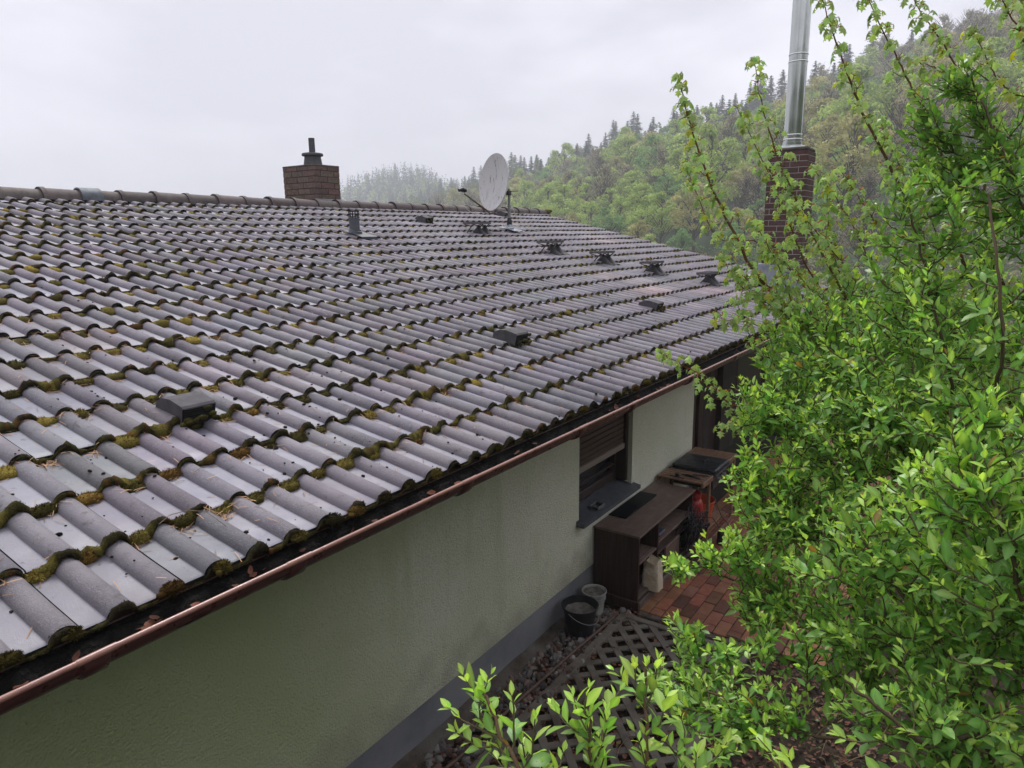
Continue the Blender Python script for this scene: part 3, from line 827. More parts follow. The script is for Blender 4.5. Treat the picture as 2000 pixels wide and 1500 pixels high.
# ---- pipe vent on the roof
vp = empty('pipe_vent', tuple(rp(5.88, 4.46, 0))); vp.parent = roof; vp.matrix_parent_inverse = roof.matrix_world.inverted()
b0 = rp(5.88, 4.45, -.03)
mb = MB(); mb.lathe([(.06, -.05), (.06, .20)], b0, 28); mb.lathe([(.06, .20), (.064, .201), (.064, .21), (.05, .211)], b0, 28); mb.build('pipe', M_plastic, vp, smooth=True, sharp=40)
mb = MB()
for q in range(12):
    an_ = q / 12 * 2 * math.pi; cx_, cy_ = b0[0] + .06 * math.cos(an_), b0[1] + .06 * math.sin(an_)
    mb.tube([(cx_, cy_, b0[2] + .205), (cx_, cy_, b0[2] + .28)], .005, 5)
for zz in (.22, .25, .278):
    mb.tube([(b0[0] + .06 * math.cos(q), b0[1] + .06 * math.sin(q), b0[2] + zz) for q in np.linspace(0, 2 * math.pi, 25)], .004, 5, cap=False)
mb.lathe([(0.001, .289), (.064, .286), (.064, .279)], b0, 24); mb.build('vent_cap', M_blackp, vp)
mb = MB(); mb.lathe([(.15, -.03), (.10, .0), (.078, .035), (.073, .06), (.062, .062)], b0 + NV_ * .01, 28, ax=tuple(norm(NV_ + np.array([0, -.1, 0]))))
mb.add([rp(5.78, 4.24, .006), rp(6.03, 4.24, .006), rp(6.03, 4.55, .01), rp(5.78, 4.55, .01), rp(5.78, 4.24, -.02), rp(6.03, 4.24, -.02)], [(0, 1, 2, 3), (0, 4, 5, 1)])
mb.build('flashing', M_plastic, vp, smooth=True, sharp=30)


# ---- vent hoods on the roof
def vent(x, t, wid=.16, ln=.21, h=.06):
    v = empty('roof_vent', tuple(rp(x, t, 0))); v.parent = roof; v.matrix_parent_inverse = roof.matrix_world.inverted()
    m_ = MB(); w2 = wid / 2
    prof_ = [(0, -.03), (0, h - .008), (.012, h), (.10, h + .002), (ln - .05, h - .012), (ln, .012), (ln, -.03)]
    P0 = [rp(x - w2, t + a_, b_) for a_, b_ in prof_]; P1 = [rp(x + w2, t + a_, b_) for a_, b_ in prof_]
    n_ = len(prof_); V = P0 + P1
    Fs = [tuple(range(n_)), tuple(range(n_, 2 * n_))[::-1]] + [(i_ + 1, i_, n_ + i_, n_ + i_ + 1) for i_ in range(1, n_ - 1)]
    m_.add(V, Fs); m_.build('hood', M_vent, v)
    m_ = MB()
    m_.add([rp(x - w2 + .001, t + .012, -.03), rp(x + w2 - .001, t + .012, -.03), rp(x + w2 - .001, t + .012, h - .004), rp(x - w2 + .001, t + .012, h - .004)], [(0, 1, 2, 3)])
    for q in np.arange(-.028, h - .01, .011):
        m_.add([rp(x - w2 + .006, t - .004, q), rp(x + w2 - .006, t - .004, q), rp(x + w2 - .006, t + .011, q + .006), rp(x - w2 + .006, t + .011, q + .006), rp(x - w2 + .006, t - .004, q - .002), rp(x + w2 - .006, t - .004, q - .002)], [(0, 1, 2, 3), (0, 4, 5, 1)])
    m_.build('louvre', M_black, v)
    m_ = MB()
    for q in range(16):
        lump(m_, rp(x + rng.uniform(-w2, w2), t - .008 - rng.uniform(0, .03), rng.uniform(-.035, h * (.2 if q > 4 else .95))), AXR, (.024, .007, .016), moss_col(1, np.array([rng.uniform(.1, .8)]))[0], big=False)
    m_.build('moss_tuft', M_moss, v, smooth=True)['kind'] = 'stuff'


for (vx, vy) in ((1.69, 2.87), (4.30, 2.87), (6.93, 2.87), (7.97, 6.93), (10.8, 7.49)):
    vent(vx, (vy - RY) / TV_[1])


# ---- roof steps (grating on a flared base tile)
def step(x, t):
    v = empty('roof_step', tuple(rp(x, t, 0))); v.parent = roof; v.matrix_parent_inverse = roof.matrix_world.inverted()
    m_ = MB()
    for dx in (-.005, .145):                      # two flared humps over the rolls
        us = np.linspace(0, 1, 9); an_ = np.linspace(0, math.pi, 13)
        rows = []
        for u in us:                              # from the low front (wide) to the top
            hh = .005 + .11 * (1 - (1 - u) ** 1.0) ** 1.9; wd = .078 - .045 * u ** .8
            rows.append(np.stack([rp(x + dx + wd * np.cos(q), t + .0 + .19 * u, -.034 + (hh + .02) * np.sin(q) ** .8) for q in an_]))
        m_.grid(np.array(rows)); b2 = [r_ + 0 for r_ in rows[-1:]]
        m_.grid(np.stack([rows[-1], np.stack([rp(x + dx + .027 * np.cos(q), t + .26, -.03 + .02 * np.sin(q)) for q in an_])]))
    m_.build('step_base', M_step, v, smooth=True, sharp=50)
    m_ = MB(); top = float(rp(x, t + .19, .105)[2]); yb = float(rp(x, t + .19, .10)[1])
    x0_, x1_ = x - .27, x + .17
    for (a0, b0_) in (((x0_, yb - .09, top), (x1_, yb - .085, top + .03)), ((x0_, yb + .085, top), (x1_, yb + .09, top + .03))): m_.box(a0, b0_)
    for q in np.linspace(x0_, x1_ - .004, 23): m_.box((q, yb - .085, top + .001), (q + .004, yb + .085, top + .029))
    for q in (-.04, 0, .04): m_.box((x0_ + .004, yb + q, top + .006), (x1_ - .004, yb + q + .004, top + .0275))
    m_.build('step_grating', M_grate, v)
    for q in (x0_ + .03, x - .02, x + .13):
        m_ = MB(); m_.tube([(q, yb - .085, top), (q, yb - .04, top - .035), tuple(rp(q, t + .20, -.02))], .008, 6)
        m_.tube([(q, yb + .085, top - .002), (q, yb - .04, top - .035)], .006, 6)
        m_.build('step_bracket', M_step, v)


for (sx_, sy_) in ((8.35, 6.14), (8.53, 5.0), (8.90, 4.38), (9.24, 3.78), (9.68, 3.13)):
    step(sx_, (sy_ - RY) / TV_[1])

# ------------------------------------------------------------------ satellite dish
dfoot = rp(9.3, (6.48 - RY) / TV_[1], 0)
dish = empty('satellite_dish', tuple(dfoot), 'white satellite dish with rusty streaks on a steel mast near the roof ridge', 'satellite dish')
nrm = norm(np.array([-.93, .36, .12])); dc = np.array([9.14, 6.61, 3.2 + .80]); upv = norm(np.array([0, 0, 1]) - nrm * nrm[2]); rt = np.cross(upv, nrm)
m_ = MB(); rs = np.linspace(0, 1, 12); an_ = np.linspace(0, 2 * math.pi, 48, endpoint=False)
V = np.array([[dc + rt * .405 * r_ * math.cos(q) + upv * .435 * r_ * math.sin(q) + nrm * (.075 * r_ * r_ - .075) for q in np.append(an_, an_[0])] for r_ in rs])
m_.grid(V); rim = V[-1]
m_.grid(np.stack([rim, rim + (rim - dc) * .012 - nrm * .004, rim + (rim - dc) * .012 - nrm * .018, rim - nrm * .02]))
m_.build('reflector', M_dish, dish, smooth=True, sharp=45)
m_ = MB(); m_.grid(V[::-1] - nrm * .006); m_.build('reflector_back', M_plastic, dish, smooth=True)
m_ = MB(); lnb = dc + nrm * .52 - upv * .20 - rt * .0
low = dc - upv * .455 + nrm * .01
m_.tube([low - nrm * .10 - upv * .0, low - upv * .03, low + nrm * .04, lnb - upv * .05 - nrm * .02], [.013, .015, .014, .012], 8); m_.tube([low - nrm * .10, dc - upv * .1 - nrm * .12], .014, 8); m_.build('feed_arm', M_rust, dish)
m_ = MB(); m_.lathe([(.001, -.05), (.028, -.05), (.032, -.02), (.032, .03), (.022, .035), (.022, .05), (.001, .052)], lnb + upv * .0, 18, ax=tuple(-nrm)); m_.lathe([(.001, -.045), (.024, -.045), (.028, .04), (.001, .045)], lnb + rt * .02 + upv * .0 + nrm * .05, 16, ax=tuple(-nrm + upv * .4)); m_.build('feed_head', M_blackp, dish, smooth=True, sharp=40)
m_ = MB(); m_.lathe([(.001, 0), (.024, 0), (.024, .012), (.001, .014)], lnb - nrm * .055 + upv * .01, 16, ax=tuple(-nrm)); m_.build('feed_cap', M_cable_w, dish, smooth=True, sharp=40)
mx_ = np.array([9.36, 6.46, 0.0])
m_ = MB(); m_.tube([(mx_[0], mx_[1], dfoot[2] - .1), (mx_[0], mx_[1], 3.2 + .70)], .022, 14); m_.build('mast', M_mast, dish, smooth=True, sharp=40)
m_ = MB(); m_.bbox((mx_[0] - .05, mx_[1] - .03, 3.2 + .60), (mx_[0] + .025, mx_[1] + .03, 3.2 + .67), .006); m_.tube([(mx_[0], mx_[1], 3.2 + .64), tuple(dc - nrm * .08 - upv * .1)], .02, 8); m_.tube([(mx_[0], mx_[1] - .03, 3.86), (mx_[0] + .02, mx_[1] - .16, 3.86)], .006, 6); m_.build('mount_bracket', M_step, dish)
m_ = MB(); m_.lathe([(.11, -.03), (.085, .0), (.05, .06), (.035, .085), (.03, .085)], dfoot + np.array([.06, -.02, -.01]), 24, ax=tuple(norm(NV_ + np.array([0, -.1, 0])))); m_.add([rp(9.24, 4.46, .012), rp(9.50, 4.46, .012), rp(9.50, 4.78, .012), rp(9.24, 4.78, .012)], [(0, 1, 2, 3)]); m_.build('mast_flashing', M_zinc, dish, smooth=True, sharp=30)
m_ = MB(); m_.lathe([(.04, .05), (.045, .12), (.03, .16), (.024, .17)], dfoot + np.array([.06, -.02, 0]), 16); m_.build('rubber_boot', M_blackp, dish, smooth=True)
m_ = MB()
for (ph, amp) in ((0, .14), (1.7, .19), (3.1, .11)):
    q = np.linspace(0, 1, 30); an__ = q * 2 * math.pi * 1.1 + ph
    m_.tube(np.stack([9.38 + amp * 1.3 * np.cos(an__), (dfoot[1] - .06) + amp * .55 * np.sin(an__), np.zeros_like(q)], -1) + np.stack([q * 0, q * 0, dfoot[2] + .05 + math.tan(S) * (-.06 + amp * .55 * np.sin(an__)) + .012 * np.sin(an__ * 3)], -1), .004, 5)
m_.build('coax_loop', M_cable_w, dish, smooth=True); m_ = MB()
q = np.linspace(0, 1, 20)[:, None]
m_.tube((1 - q) ** 2 * (lnb - upv * .04) + 2 * q * (1 - q) * (lnb - upv * .36 + nrm * .0) + q * q * (low + nrm * .15 - upv * .06), .004, 5)
m_.build('coax_cable', M_cable_w, dish, smooth=True); m_ = MB()
m_.tube([(9.40, 6.44, 3.66), (9.47, 6.40, 3.45), tuple(rp(9.75, 4.55, .03)), tuple(rp(9.9, 4.3, .02))], .004, 5)
m_.build('coax_cable', M_cable_w, dish, smooth=True)

# ------------------------------------------------------------------ ground (one sheet from the eye to the horizon)
def smooth(u):
    u = np.clip(u, 0, 1); return u * u * (3 - 2 * u)


AZ_K = np.array([-3, -1.2, -.6, -.25, -.18, -.11, 0, .07, .15, .22, .30, .37, .44, .52, .60, .68, .78, 1.0, 1.6, 4])       # v/u of the camera frame
CR_D = np.array([700, 700, 650, 620, 560, 470, 380, 350, 320, 300, 280, 268, 255, 245, 235, 225, 215, 205, 200, 200.])
CR_H = np.array([-2, -2, -2, 0, 8, 14, 22, 27, 31, 34, 37, 40, 45, 50, 54, 58, 61, 64, 66, 66.])
ST_D = np.array([300, 300, 300, 260, 200, 150, 95, 78, 66, 58, 52, 48, 45, 42, 40, 38, 36, 34, 30, 30.])
fH = np.array([math.cos(YAW), math.sin(YAW)]); rH = np.array([math.sin(YAW), -math.cos(YAW)])


def terrain(x, y):
    """height of the land at world x, y"""
    x, y = np.broadcast_arrays(np.asarray(x, float), np.asarray(y, float))
    u = x * fH[0] + y * fH[1]; v = x * rH[0] + y * rH[1]
    a = np.where(u > .5, v / np.maximum(u, .5), np.sign(v) * 4)
    a = np.clip(a, -3, 4)
    cd, chh, sd_ = np.interp(a, AZ_K, CR_D), np.interp(a, AZ_K, CR_H), np.interp(a, AZ_K, ST_D)
    s_ = (u - sd_) / (cd - sd_)
    hill = np.where(s_ < 1, np.clip(s_, 0, 1) ** 1.12, 1 - .25 * smooth((s_ - 1) * 1.5)) * (chh + 5)
    hill = np.where(u > 0, hill, 0)
    hill = hill * (1 + .05 * fbm(np.stack([x, y], -1), 21, 3, .012))
    far = 33 * np.exp(-((u - 640) / 80) ** 2) * np.exp(-((a + .185) / .085) ** 4) + 17 * np.exp(-((u - 600) / 110) ** 2) * np.exp(-((a + .07) / .10) ** 2)
    base = -4.6 * smooth((u - 16) / 26)
    near = 1.55 * smooth(1 - (x - .3) / 2.0) * smooth((1.95 - y) / 1.3) * smooth((x + 40) / 20)
    right = 1.0 * smooth((.1 - y) / 2.2) * smooth((14 - x) / 6) * (1 - smooth(1 - (x - .3) / 2.0))
    rough = .02 * fbm(np.stack([x, y], -1), 22, 3, .5) * smooth((1.0 - y) / 1.0)
    behind = 15 * np.maximum(smooth((-8 - y - .12 * np.maximum(x - 10, 0)) / 34) * smooth((90 - x) / 50), smooth((-8 - x) / 30))  # unseen rise behind the eye, added to darken the flue's reflection
    return hill + far + base + near + right + rough + behind - .012


gm = MB()
rad = np.concatenate([np.linspace(0.0, 8, 54), np.geomspace(8.4, 2500, 96)])
ang = np.concatenate([np.linspace(-85, 90, 180), np.linspace(95, 275, 28)[:-1]]); ang = np.radians(np.append(ang, 275))
Rg, Ag = np.meshgrid(rad, ang, indexing='ij')
X_, Y_ = Rg * np.cos(Ag), Rg * np.sin(Ag)
# angles from -85..275 cover the full circle about the eye
Z_ = terrain(X_, Y_)
gm.grid(np.stack([X_, Y_, Z_], -1)[:, ::-1])
M_ground = bpy.data.materials.new('ground'); M_ground.use_nodes = True
t_ = M_ground.node_tree; b_ = t_.nodes['Principled BSDF']; b_.inputs['Roughness'].default_value = .95; b_.inputs['Specular IOR Level'].default_value = .1
tcn = t_.nodes.new('ShaderNodeTexCoord'); n1 = t_.nodes.new('ShaderNodeTexNoise'); n1.inputs['Scale'].default_value = 6; n1.inputs['Detail'].default_value = 6
n2 = t_.nodes.new('ShaderNodeTexNoise'); n2.inputs['Scale'].default_value = .06; n2.inputs['Detail'].default_value = 6
r1 = t_.nodes.new('ShaderNodeValToRGB'); r1.color_ramp.elements[0].color = (.02, .015, .012, 1); r1.color_ramp.elements[0].position = .35; r1.color_ramp.elements[1].color = (.06, .044, .032, 1); r1.color_ramp.elements[1].position = .7
r2 = t_.nodes.new('ShaderNodeValToRGB'); r2.color_ramp.elements[0].color = (.055, .06, .04, 1); r2.color_ramp.elements[0].position = .35; r2.color_ramp.elements[1].color = (.05, .075, .038, 1); r2.color_ramp.elements[1].position = .62
ln_ = t_.nodes.new('ShaderNodeVectorMath'); ln_.operation = 'LENGTH'; mr = t_.nodes.new('ShaderNodeMapRange'); mr.inputs['From Min'].default_value = 7; mr.inputs['From Max'].default_value = 14
mxg = t_.nodes.new('ShaderNodeMixRGB'); K = t_.links.new
K(tcn.outputs['Object'], n1.inputs['Vector']); K(tcn.outputs['Object'], n2.inputs['Vector']); K(n1.outputs['Fac'], r1.inputs['Fac']); K(n2.outputs['Fac'], r2.inputs['Fac'])
K(tcn.outputs['Object'], ln_.inputs[0]); K(ln_.outputs['Value'], mr.inputs['Value']); K(mr.outputs[0], mxg.inputs['Fac']); K(r1.outputs[0], mxg.inputs['Color1']); K(r2.outputs[0], mxg.inputs['Color2']); K(mxg.outputs[0], b_.inputs['Base Color'])
bu = t_.nodes.new('ShaderNodeBump'); bu.inputs['Strength'].default_value = .8; bu.inputs['Distance'].default_value = .03; K(n1.outputs['Fac'], bu.inputs['Height']); K(bu.outputs[0], b_.inputs['Normal'])
tag(gm.build('ground', M_ground, None, smooth=True), 'dark soil near the house rising to a wooded hillside', 'ground', kind='structure')

# ------------------------------------------------------------------ patio, gravel strip, lattice
pm = MB()
bl, bw = .218, .109
pm_x0, pm_x1 = 5.10, 11.5
r_ = 0; y = 2.44
while y > .78:
    x = pm_x0 - (.109 if r_ % 2 else 0)
    while x < pm_x1:
        a0, a1 = max(x, pm_x0), min(x + bl - .007, pm_x1)
        if a1 - a0 > .03 and y < 2.62:
            g = rng.uniform(.7, 1.25); c = np.array([.26, .115, .065]) * g * (1 + rng.normal(0, .06, 3))
            if rng.random() < .15: c = c * np.array([.6, .6, .7])
            h_ = .024 + rng.normal(0, .0015)
            pm.bbox((a0, y - bw + .007, -.02), (a1, y, h_), .005, c)
        x += bl
    y -= bw; r_ += 1
tag(pm.build('patio_paving', M_paver, None), 'red clay brick patio laid in running bond', 'patio', kind='structure')
jm = MB(); jm.box((pm_x0 + .002, .80, -.03), (pm_x1, 2.66, .012)); tag(jm.build('patio_bed', M_joint, None), 'dark sand bed between the patio bricks', 'patio bed', kind='structure')
em = MB(); em.bbox((5.03, .78, -.05), (5.09, 2.2, .018), .006); tag(em.build('patio_kerb', M_conc, None), 'narrow concrete kerb at the patio edge', 'kerb', kind='structure')
# concrete haunch along the plinth
hm = MB(); xs = np.arange(-2.5, 4.75, .06)
rows = []
for (yy, zz, am) in ((WY + .02, .075, .004), (WY - .03, .06, .008), (WY - .075, .03, .012), (WY - .10, -.03, .01)):
    nn = fbm(np.stack([xs, xs * 0 + yy * 9], -1), 31, 4, 1.5)
    rows.append(np.stack([xs, yy + am * nn, zz + .012 * nn], -1))
hm.grid(np.array(rows)[::-1]); tag(hm.build('footing', M_conc, None, smooth=True), 'crumbling concrete footing along the bottom of the plinth', 'footing', kind='structure')
# gravel and dead leaves
gv = MB(); n = 2600
gx = rng.uniform(-.5, 5.0, n); gy_ = rng.uniform(2.20, 2.60, n)
keep = gy_ > 2.24; gx, gy_ = gx[keep], gy_[keep]; n = len(gx)
sz = rng.gamma(3, .0045, n) + .006; sz = np.minimum(sz, .034)
TVs = [IC1_V * (1 + .25 * np.random.default_rng(q).normal(0, 1, (len(IC1_V), 1)).clip(-1, 1)) for q in range(5)]
for q in range(5):
    s_ = np.arange(n) % 5 == q; m__ = s_.sum()
    qa = norm(rng.normal(0, 1, (m__, 3))); qb = norm(np.cross(qa, rng.normal(0, 1, (m__, 3)))); qc = np.cross(qa, qb)
    ax = np.stack([qa * 1.2, qb * .9, qc * .7], 1) * sz[s_][:, None, None]
    g = rng.uniform(.35, 1.3, (m__, 1)); col = np.where(rng.random((m__, 1)) < .5, np.array([.21, .195, .185]), np.array([.17, .11, .09])) * g
    gv.batch(TVs[q], [IC1_F], (np.stack([gx[s_], gy_[s_], sz[s_] * .35 + rng.uniform(0, .02, m__)], -1), ax), col)
tag(gv.build('gravel', M_gravel, None, smooth=False), 'grey and reddish gravel stones in the strip beside the plinth', 'gravel', kind='stuff')
fl = MB(); n = 5200
n = 6700; lx = np.concatenate([rng.uniform(-.3, 5.0, 1500), rng.uniform(2.2, 5.05, 3700), rng.uniform(2.2, 6.5, 1500)])
ly = np.concatenate([rng.uniform(2.2, 2.6, 1500), rng.uniform(.2, 2.3, 3700), rng.uniform(-2.2, 1.2, 1500)])
lz = terrain(lx, ly) + .018 + rng.uniform(0, .02, n); lz = np.where((lx > 5.03) & (ly > -1.2), .03, lz)
dirs = rng.normal(0, 1, (n, 3)); dirs[:, 2] *= .25
fl.batch(LV, LF, (np.stack([lx, ly, lz], -1), frames(n, dirs, np.tile([0, 0, 1.], (n, 1)) + rng.normal(0, .35, (n, 3)), rng.uniform(.018, .05, n))), np.array([.15, .075, .045]) * rng.uniform(.35, 1.5, (n, 1)) * (1 + rng.normal(0, .1, (n, 3))))
tag(fl.build('fallen_leaves', M_deadleaf, None), 'brown dead leaves scattered over the soil and gravel', 'dead leaves', kind='stuff')
# lattice panel lying on the soil, slats at 45 degrees to the wall
lt = MB(); pitch = .131; sw = .052
lx0, lx1, ly0, ly1 = 2.6, 4.93, 1.25, 2.27


def clip_line(c, sgn):
    # line: (x - lx0) * sgn + y = c ; returns segment inside the rectangle
    pts = []
    for xx in (lx0, lx1):
        yy = c - sgn * (xx - lx0)
        if ly0 <= yy <= ly1: pts.append((xx, yy))
    for yy in (ly0, ly1):
        xx = lx0 + (c - yy) * sgn
        if lx0 < xx < lx1: pts.append((xx, yy))
    pts.sort()
    return (pts[0], pts[-1]) if len(pts) > 1 else None


zz0 = .028
for sgn, zoff in ((1, 0), (-1, .0045)):
    c = -4.0
    while c < 8:
        sg = clip_line(c, sgn)
        if sg and math.dist(*sg) > .05:
            (xa, ya), (xb, yb) = sg; d = np.array([xb - xa, yb - ya]); d /= np.linalg.norm(d); nn = np.array([-d[1], d[0]]) * sw / 2
            V = []
            for (px_, py_) in ((xa, ya), (xb, yb)):
                for s_ in (-1, 1):
                    for z_ in (zz0 + zoff - .012, zz0 + zoff): V.append((px_ + nn[0] * s_, py_ + nn[1] * s_, z_))
            lt.add(V, [(1, 3, 7, 5), (0, 4, 6, 2), (0, 1, 5, 4), (2, 6, 7, 3), (0, 2, 3, 1), (4, 5, 7, 6)])
        c += pitch * math.sqrt(2)
lattice = empty('lattice_panel', (3.6, 1.6, .02), 'weathered grey brown diamond lattice panel lying flat on the soil', 'lattice panel')
lt.build('slats', M_lattice, lattice)
lt = MB()
for (a0, b0_) in (((lx0, ly1 - .03, .008), (lx1, ly1 + .035, .042)), ((lx1 - .03, ly0, .008), (lx1 + .03, ly1 - .031, .040)), ((lx0, ly0 - .03, .008), (lx1 - .031, ly0 + .03, .040))): lt.bbox(a0, b0_, .004)
lt.build('frame', M_lattice, lattice)
# thin pipe along the gravel strip
m_ = MB(); q = np.linspace(0, 1, 40); m_.tube(np.stack([.3 + 4.6 * q, 2.345 + .17 * (1 - q) * .9 + .008 * np.sin(q * 19) - .03 * q, .062 + .006 * np.sin(q * 31)], -1), .011, 8)
tag(m_.build('garden_pipe', mat('pipe_brown', (.14, .085, .065), .6, .3, noise=(30, (.08, .06, .05), 4, .4, .7)), None, smooth=True), 'thin brown pipe lying along the gravel strip', 'pipe')


# ------------------------------------------------------------------ buckets
def bucket(name, c, r0, r1, h, material, label, fill_z, tiltv=(0, 0, 1), wire=True, ribs=()):
    b = empty(name, c, label, 'bucket')
    m_ = MB(); pr = [(r0 * .6, 0), (r0, .0), (r0 + .002, .004)]
    for q in np.linspace(.1, .86, 8):
        pr.append((r0 + (r1 - r0) * q, h * q))
    for (rz) in ribs: pr += [(r0 + (r1 - r0) * rz, h * rz), (r0 + (r1 - r0) * rz + .008, h * rz + .001), (r0 + (r1 - r0) * rz + .008, h * rz + .008), (r0 + (r1 - r0) * rz, h * rz + .009)]
    pr = sorted(pr, key=lambda e: e[1]) + [(r1, h * .93), (r1 + .008, h * .94), (r1 + .009, h * .99), (r1 + .005, h), (r1 - .001, h - .003), (r1 - .004, h * .9), (r0 * .98, .01), (.001, .008)]
    m_.lathe(pr, c, 40); m_.build('bucket_body', material, b, smooth=True, sharp=40)
    if fill_z is not None:
        m_ = MB(); rr = r0 + (r1 - r0) * fill_z - .004; an_ = np.linspace(0, 2 * math.pi, 33); rs_ = np.linspace(.0, 1, 8)
        V = np.array([[(c[0] + rr * a_ * math.cos(q), c[1] + rr * a_ * math.sin(q), c[2] + h * fill_z + .012 * a_ ** 3 + .012 * float(fbm(np.array([[a_ * math.cos(q), a_ * math.sin(q)]]), 44, 3, 1.2)[0])) for q in an_] for a_ in rs_])
        m_.grid(V); m_.build('dried_mortar', M_mortar_dry, b, smooth=True)
    if wire:
        m_ = MB(); q = np.linspace(-.15, math.pi + .15, 24)
        m_.tube(np.stack([c[0] + (r1 + .011) * np.cos(q), c[1] - (r1 + .011) * np.sin(q) * .98, c[2] + h * .86 - .085 * np.sin(q)], -1), .0022, 5); m_.build('handle', M_mast, b, smooth=True)
    return b


bucket('bucket', (4.50, 2.46, .045), .105, .142, .235, M_blackp, 'round black mortar bucket crusted with grey mortar beside the plinth', .70)
bucket('bucket', (4.83, 2.505, .045), .078, .098, .195, M_bucket_w, 'dirty white plastic bucket between the black bucket and the cabinet', .84, wire=False, ribs=(.62, .7))
bucket('bucket', (7.12, 2.40, .026), .115, .155, .30, M_orange, 'orange plastic bucket standing under the grill table', None)

# ------------------------------------------------------------------ cabinet under the window
cab = empty('outdoor_cabinet', (5.7, 2.43, .02), 'dark brown wooden cabinet with open shelves standing under the window', 'cabinet')
CX0, CX1, CY0, CY1, CT = 5.07, 6.39, 2.215, 2.64, .708
m_ = MB(); m_.bbox((CX0 - .01, CY0 - .012, CT - .022), (CX1, CY1, CT), .004); m_.build('cabinet_top', M_cab_top, cab)
m_ = MB(); m_.bbox((CX0, CY0, .10), (CX0 + .024, CY1, CT - .023), .002); m_.build('side_panel', M_cab, cab)
m_ = MB(); m_.bbox((CX1 - .03, CY0 + .01, .03), (CX1 - .006, CY1, CT - .023), .002); m_.build('side_panel', M_cab, cab)
for a0, b0_ in (((CX0 + .42, CY0 + .004, .12), (CX0 + .444, CY1, CT - .023)), ((CX0 + .60, CY0 + .03, .12), (CX0 + .62, CY1, .296)), ((CX0 + .03, CY0 + .17, .121), (CX0 + .052, CY1, .38))):
    m_ = MB(); m_.bbox(a0, b0_, .002); m_.build('divider', M_cab, cab)
m_ = MB(); m_.bbox((CX0 + .025, CY0 + .012, .415), (CX0 + .419, CY1, .437), .003); m_.build('shelf', M_cab_top, cab)
m_ = MB(); m_.bbox((CX0 + .445, CY0 + .012, .455), (CX1 - .031, CY1, .475), .003); m_.build('shelf', M_cab_top, cab)
m_ = MB(); m_.bbox((CX0 + .445, CY0 + .05, .30), (CX1 - .031, CY1, .318), .003); m_.build('shelf', M_cab_top, cab)
m_ = MB(); m_.box((CX0 + .025, CY1 - .012, .12), (CX1 - .031, CY1 - .002, CT - .023)); m_.build('back_panel', M_cab, cab)
m_ = MB(); m_.bbox((CX0 - .012, CY0 - .014, .01), (CX0 + .02, CY1, .105), .006); m_.build('base_board', M_cab, cab)
m_ = MB(); m_.bbox((CX0 + .021, CY0 - .014, .01), (CX1 - .05, CY0 + .012, .085), .006); m_.bbox((CX0 + .021, CY0 + .013, .085), (CX1 - .031, CY1, .118), .003); m_.build('cabinet_floor', mat('worn_board', (.13, .10, .085), .7, .3, noise=((3, 30, 30), (.08, .06, .05), 4, .4, .65)), cab)
m_ = MB(); m_.bbox((CX0 + .62, CY0 + .0, .09), (CX0 + .96, CY0 + .02, .36), .004); m_.build('drawer_front', M_cab_top, cab)
m_ = MB(); m_.bbox((5.335, 2.46, CT + .002), (6.02, 2.632, CT + .012), .002)
ho = tag(m_.build('glass_hob', M_hob), 'black glass hob plate lying on the cabinet against the sill', 'hob')
m_ = MB(); m_.bbox((5.55, 2.27, .438), (5.56, 2.50, .446), .002)
m_.bbox((5.13, 2.25, .438), (5.15, 2.46, .452), .003); m_.bbox((5.151, 2.262, .438), (5.549, 2.27, .444), .002); tag(m_.build('grill_tongs', M_blackp), 'dark tongs lying on the left shelf of the cabinet', 'tongs')
m_ = MB()
m_.bbox((5.60, 2.25, .476), (5.76, 2.36, .512), .012); tag(m_.build('tool_case', mat('navy_plastic', (.03, .035, .06), .5)), 'small dark blue case on the middle shelf of the cabinet', 'case')
# paper bag
bg_ = MB(); bx0, bx1, by0, by1 = 5.33, 5.46, 2.135, 2.30
lv = []
for q, z in enumerate(np.linspace(.09, .36, 9)):
    s_ = 1 + .05 * math.sin(q * 1.7); nx_, ny_ = (bx1 - bx0) / 2 * s_, (by1 - by0) / 2 * (1 - .25 * (q / 8) ** 2)
    ring = []
    for e in np.linspace(0, 2 * math.pi, 25)[:-1]:
        cxx, cyy = math.copysign(abs(math.cos(e)) ** .35, math.cos(e)), math.copysign(abs(math.sin(e)) ** .35, math.sin(e))
        ring.append(((bx0 + bx1) / 2 + nx_ * cxx + rng.normal(0, .003), (by0 + by1) / 2 + ny_ * cyy + rng.normal(0, .003), z + (.02 * math.sin(e * 3) if q == 8 else 0)))
    lv.append(ring + [ring[0]])
bg_.grid(np.array(lv)); ins = np.array(lv[-1]); cen = ins.mean(0); bg_.grid(np.stack([ins, cen + (ins - cen) * .9 - np.array([0, 0, .05]), cen + (ins - cen) * .2 - np.array([0, 0, .12])]))
tag(bg_.build('paper_bag', M_paper, None, smooth=True, sharp=60), 'crumpled beige paper sack in front of the cabinet', 'paper bag')

# ------------------------------------------------------------------ grill cart: two slatted side tables and a black lidded grill
gr = empty('grill_cart', (6.9, 2.35, .02), 'teak slatted grill cart with a black flat lid between two side shelves', 'grill cart')


def slat_top(x0, x1, y0, y1, z):
    m_ = MB(); n_ = 5; w_ = (x1 - x0) / n_
    for q in range(n_): m_.bbox((x0 + q * w_ + .004, y0 + .03, z - .018), (x0 + (q + 1) * w_ - .004, y1, z), .003)
    m_.bbox((x0, y0, z - .055), (x1, y0 + .029, z + .002), .008); m_.bbox((x0, y1 + .001, z - .055), (x1, y1 + .025, z), .006)
    return m_.build('side_shelf', M_slat, gr)


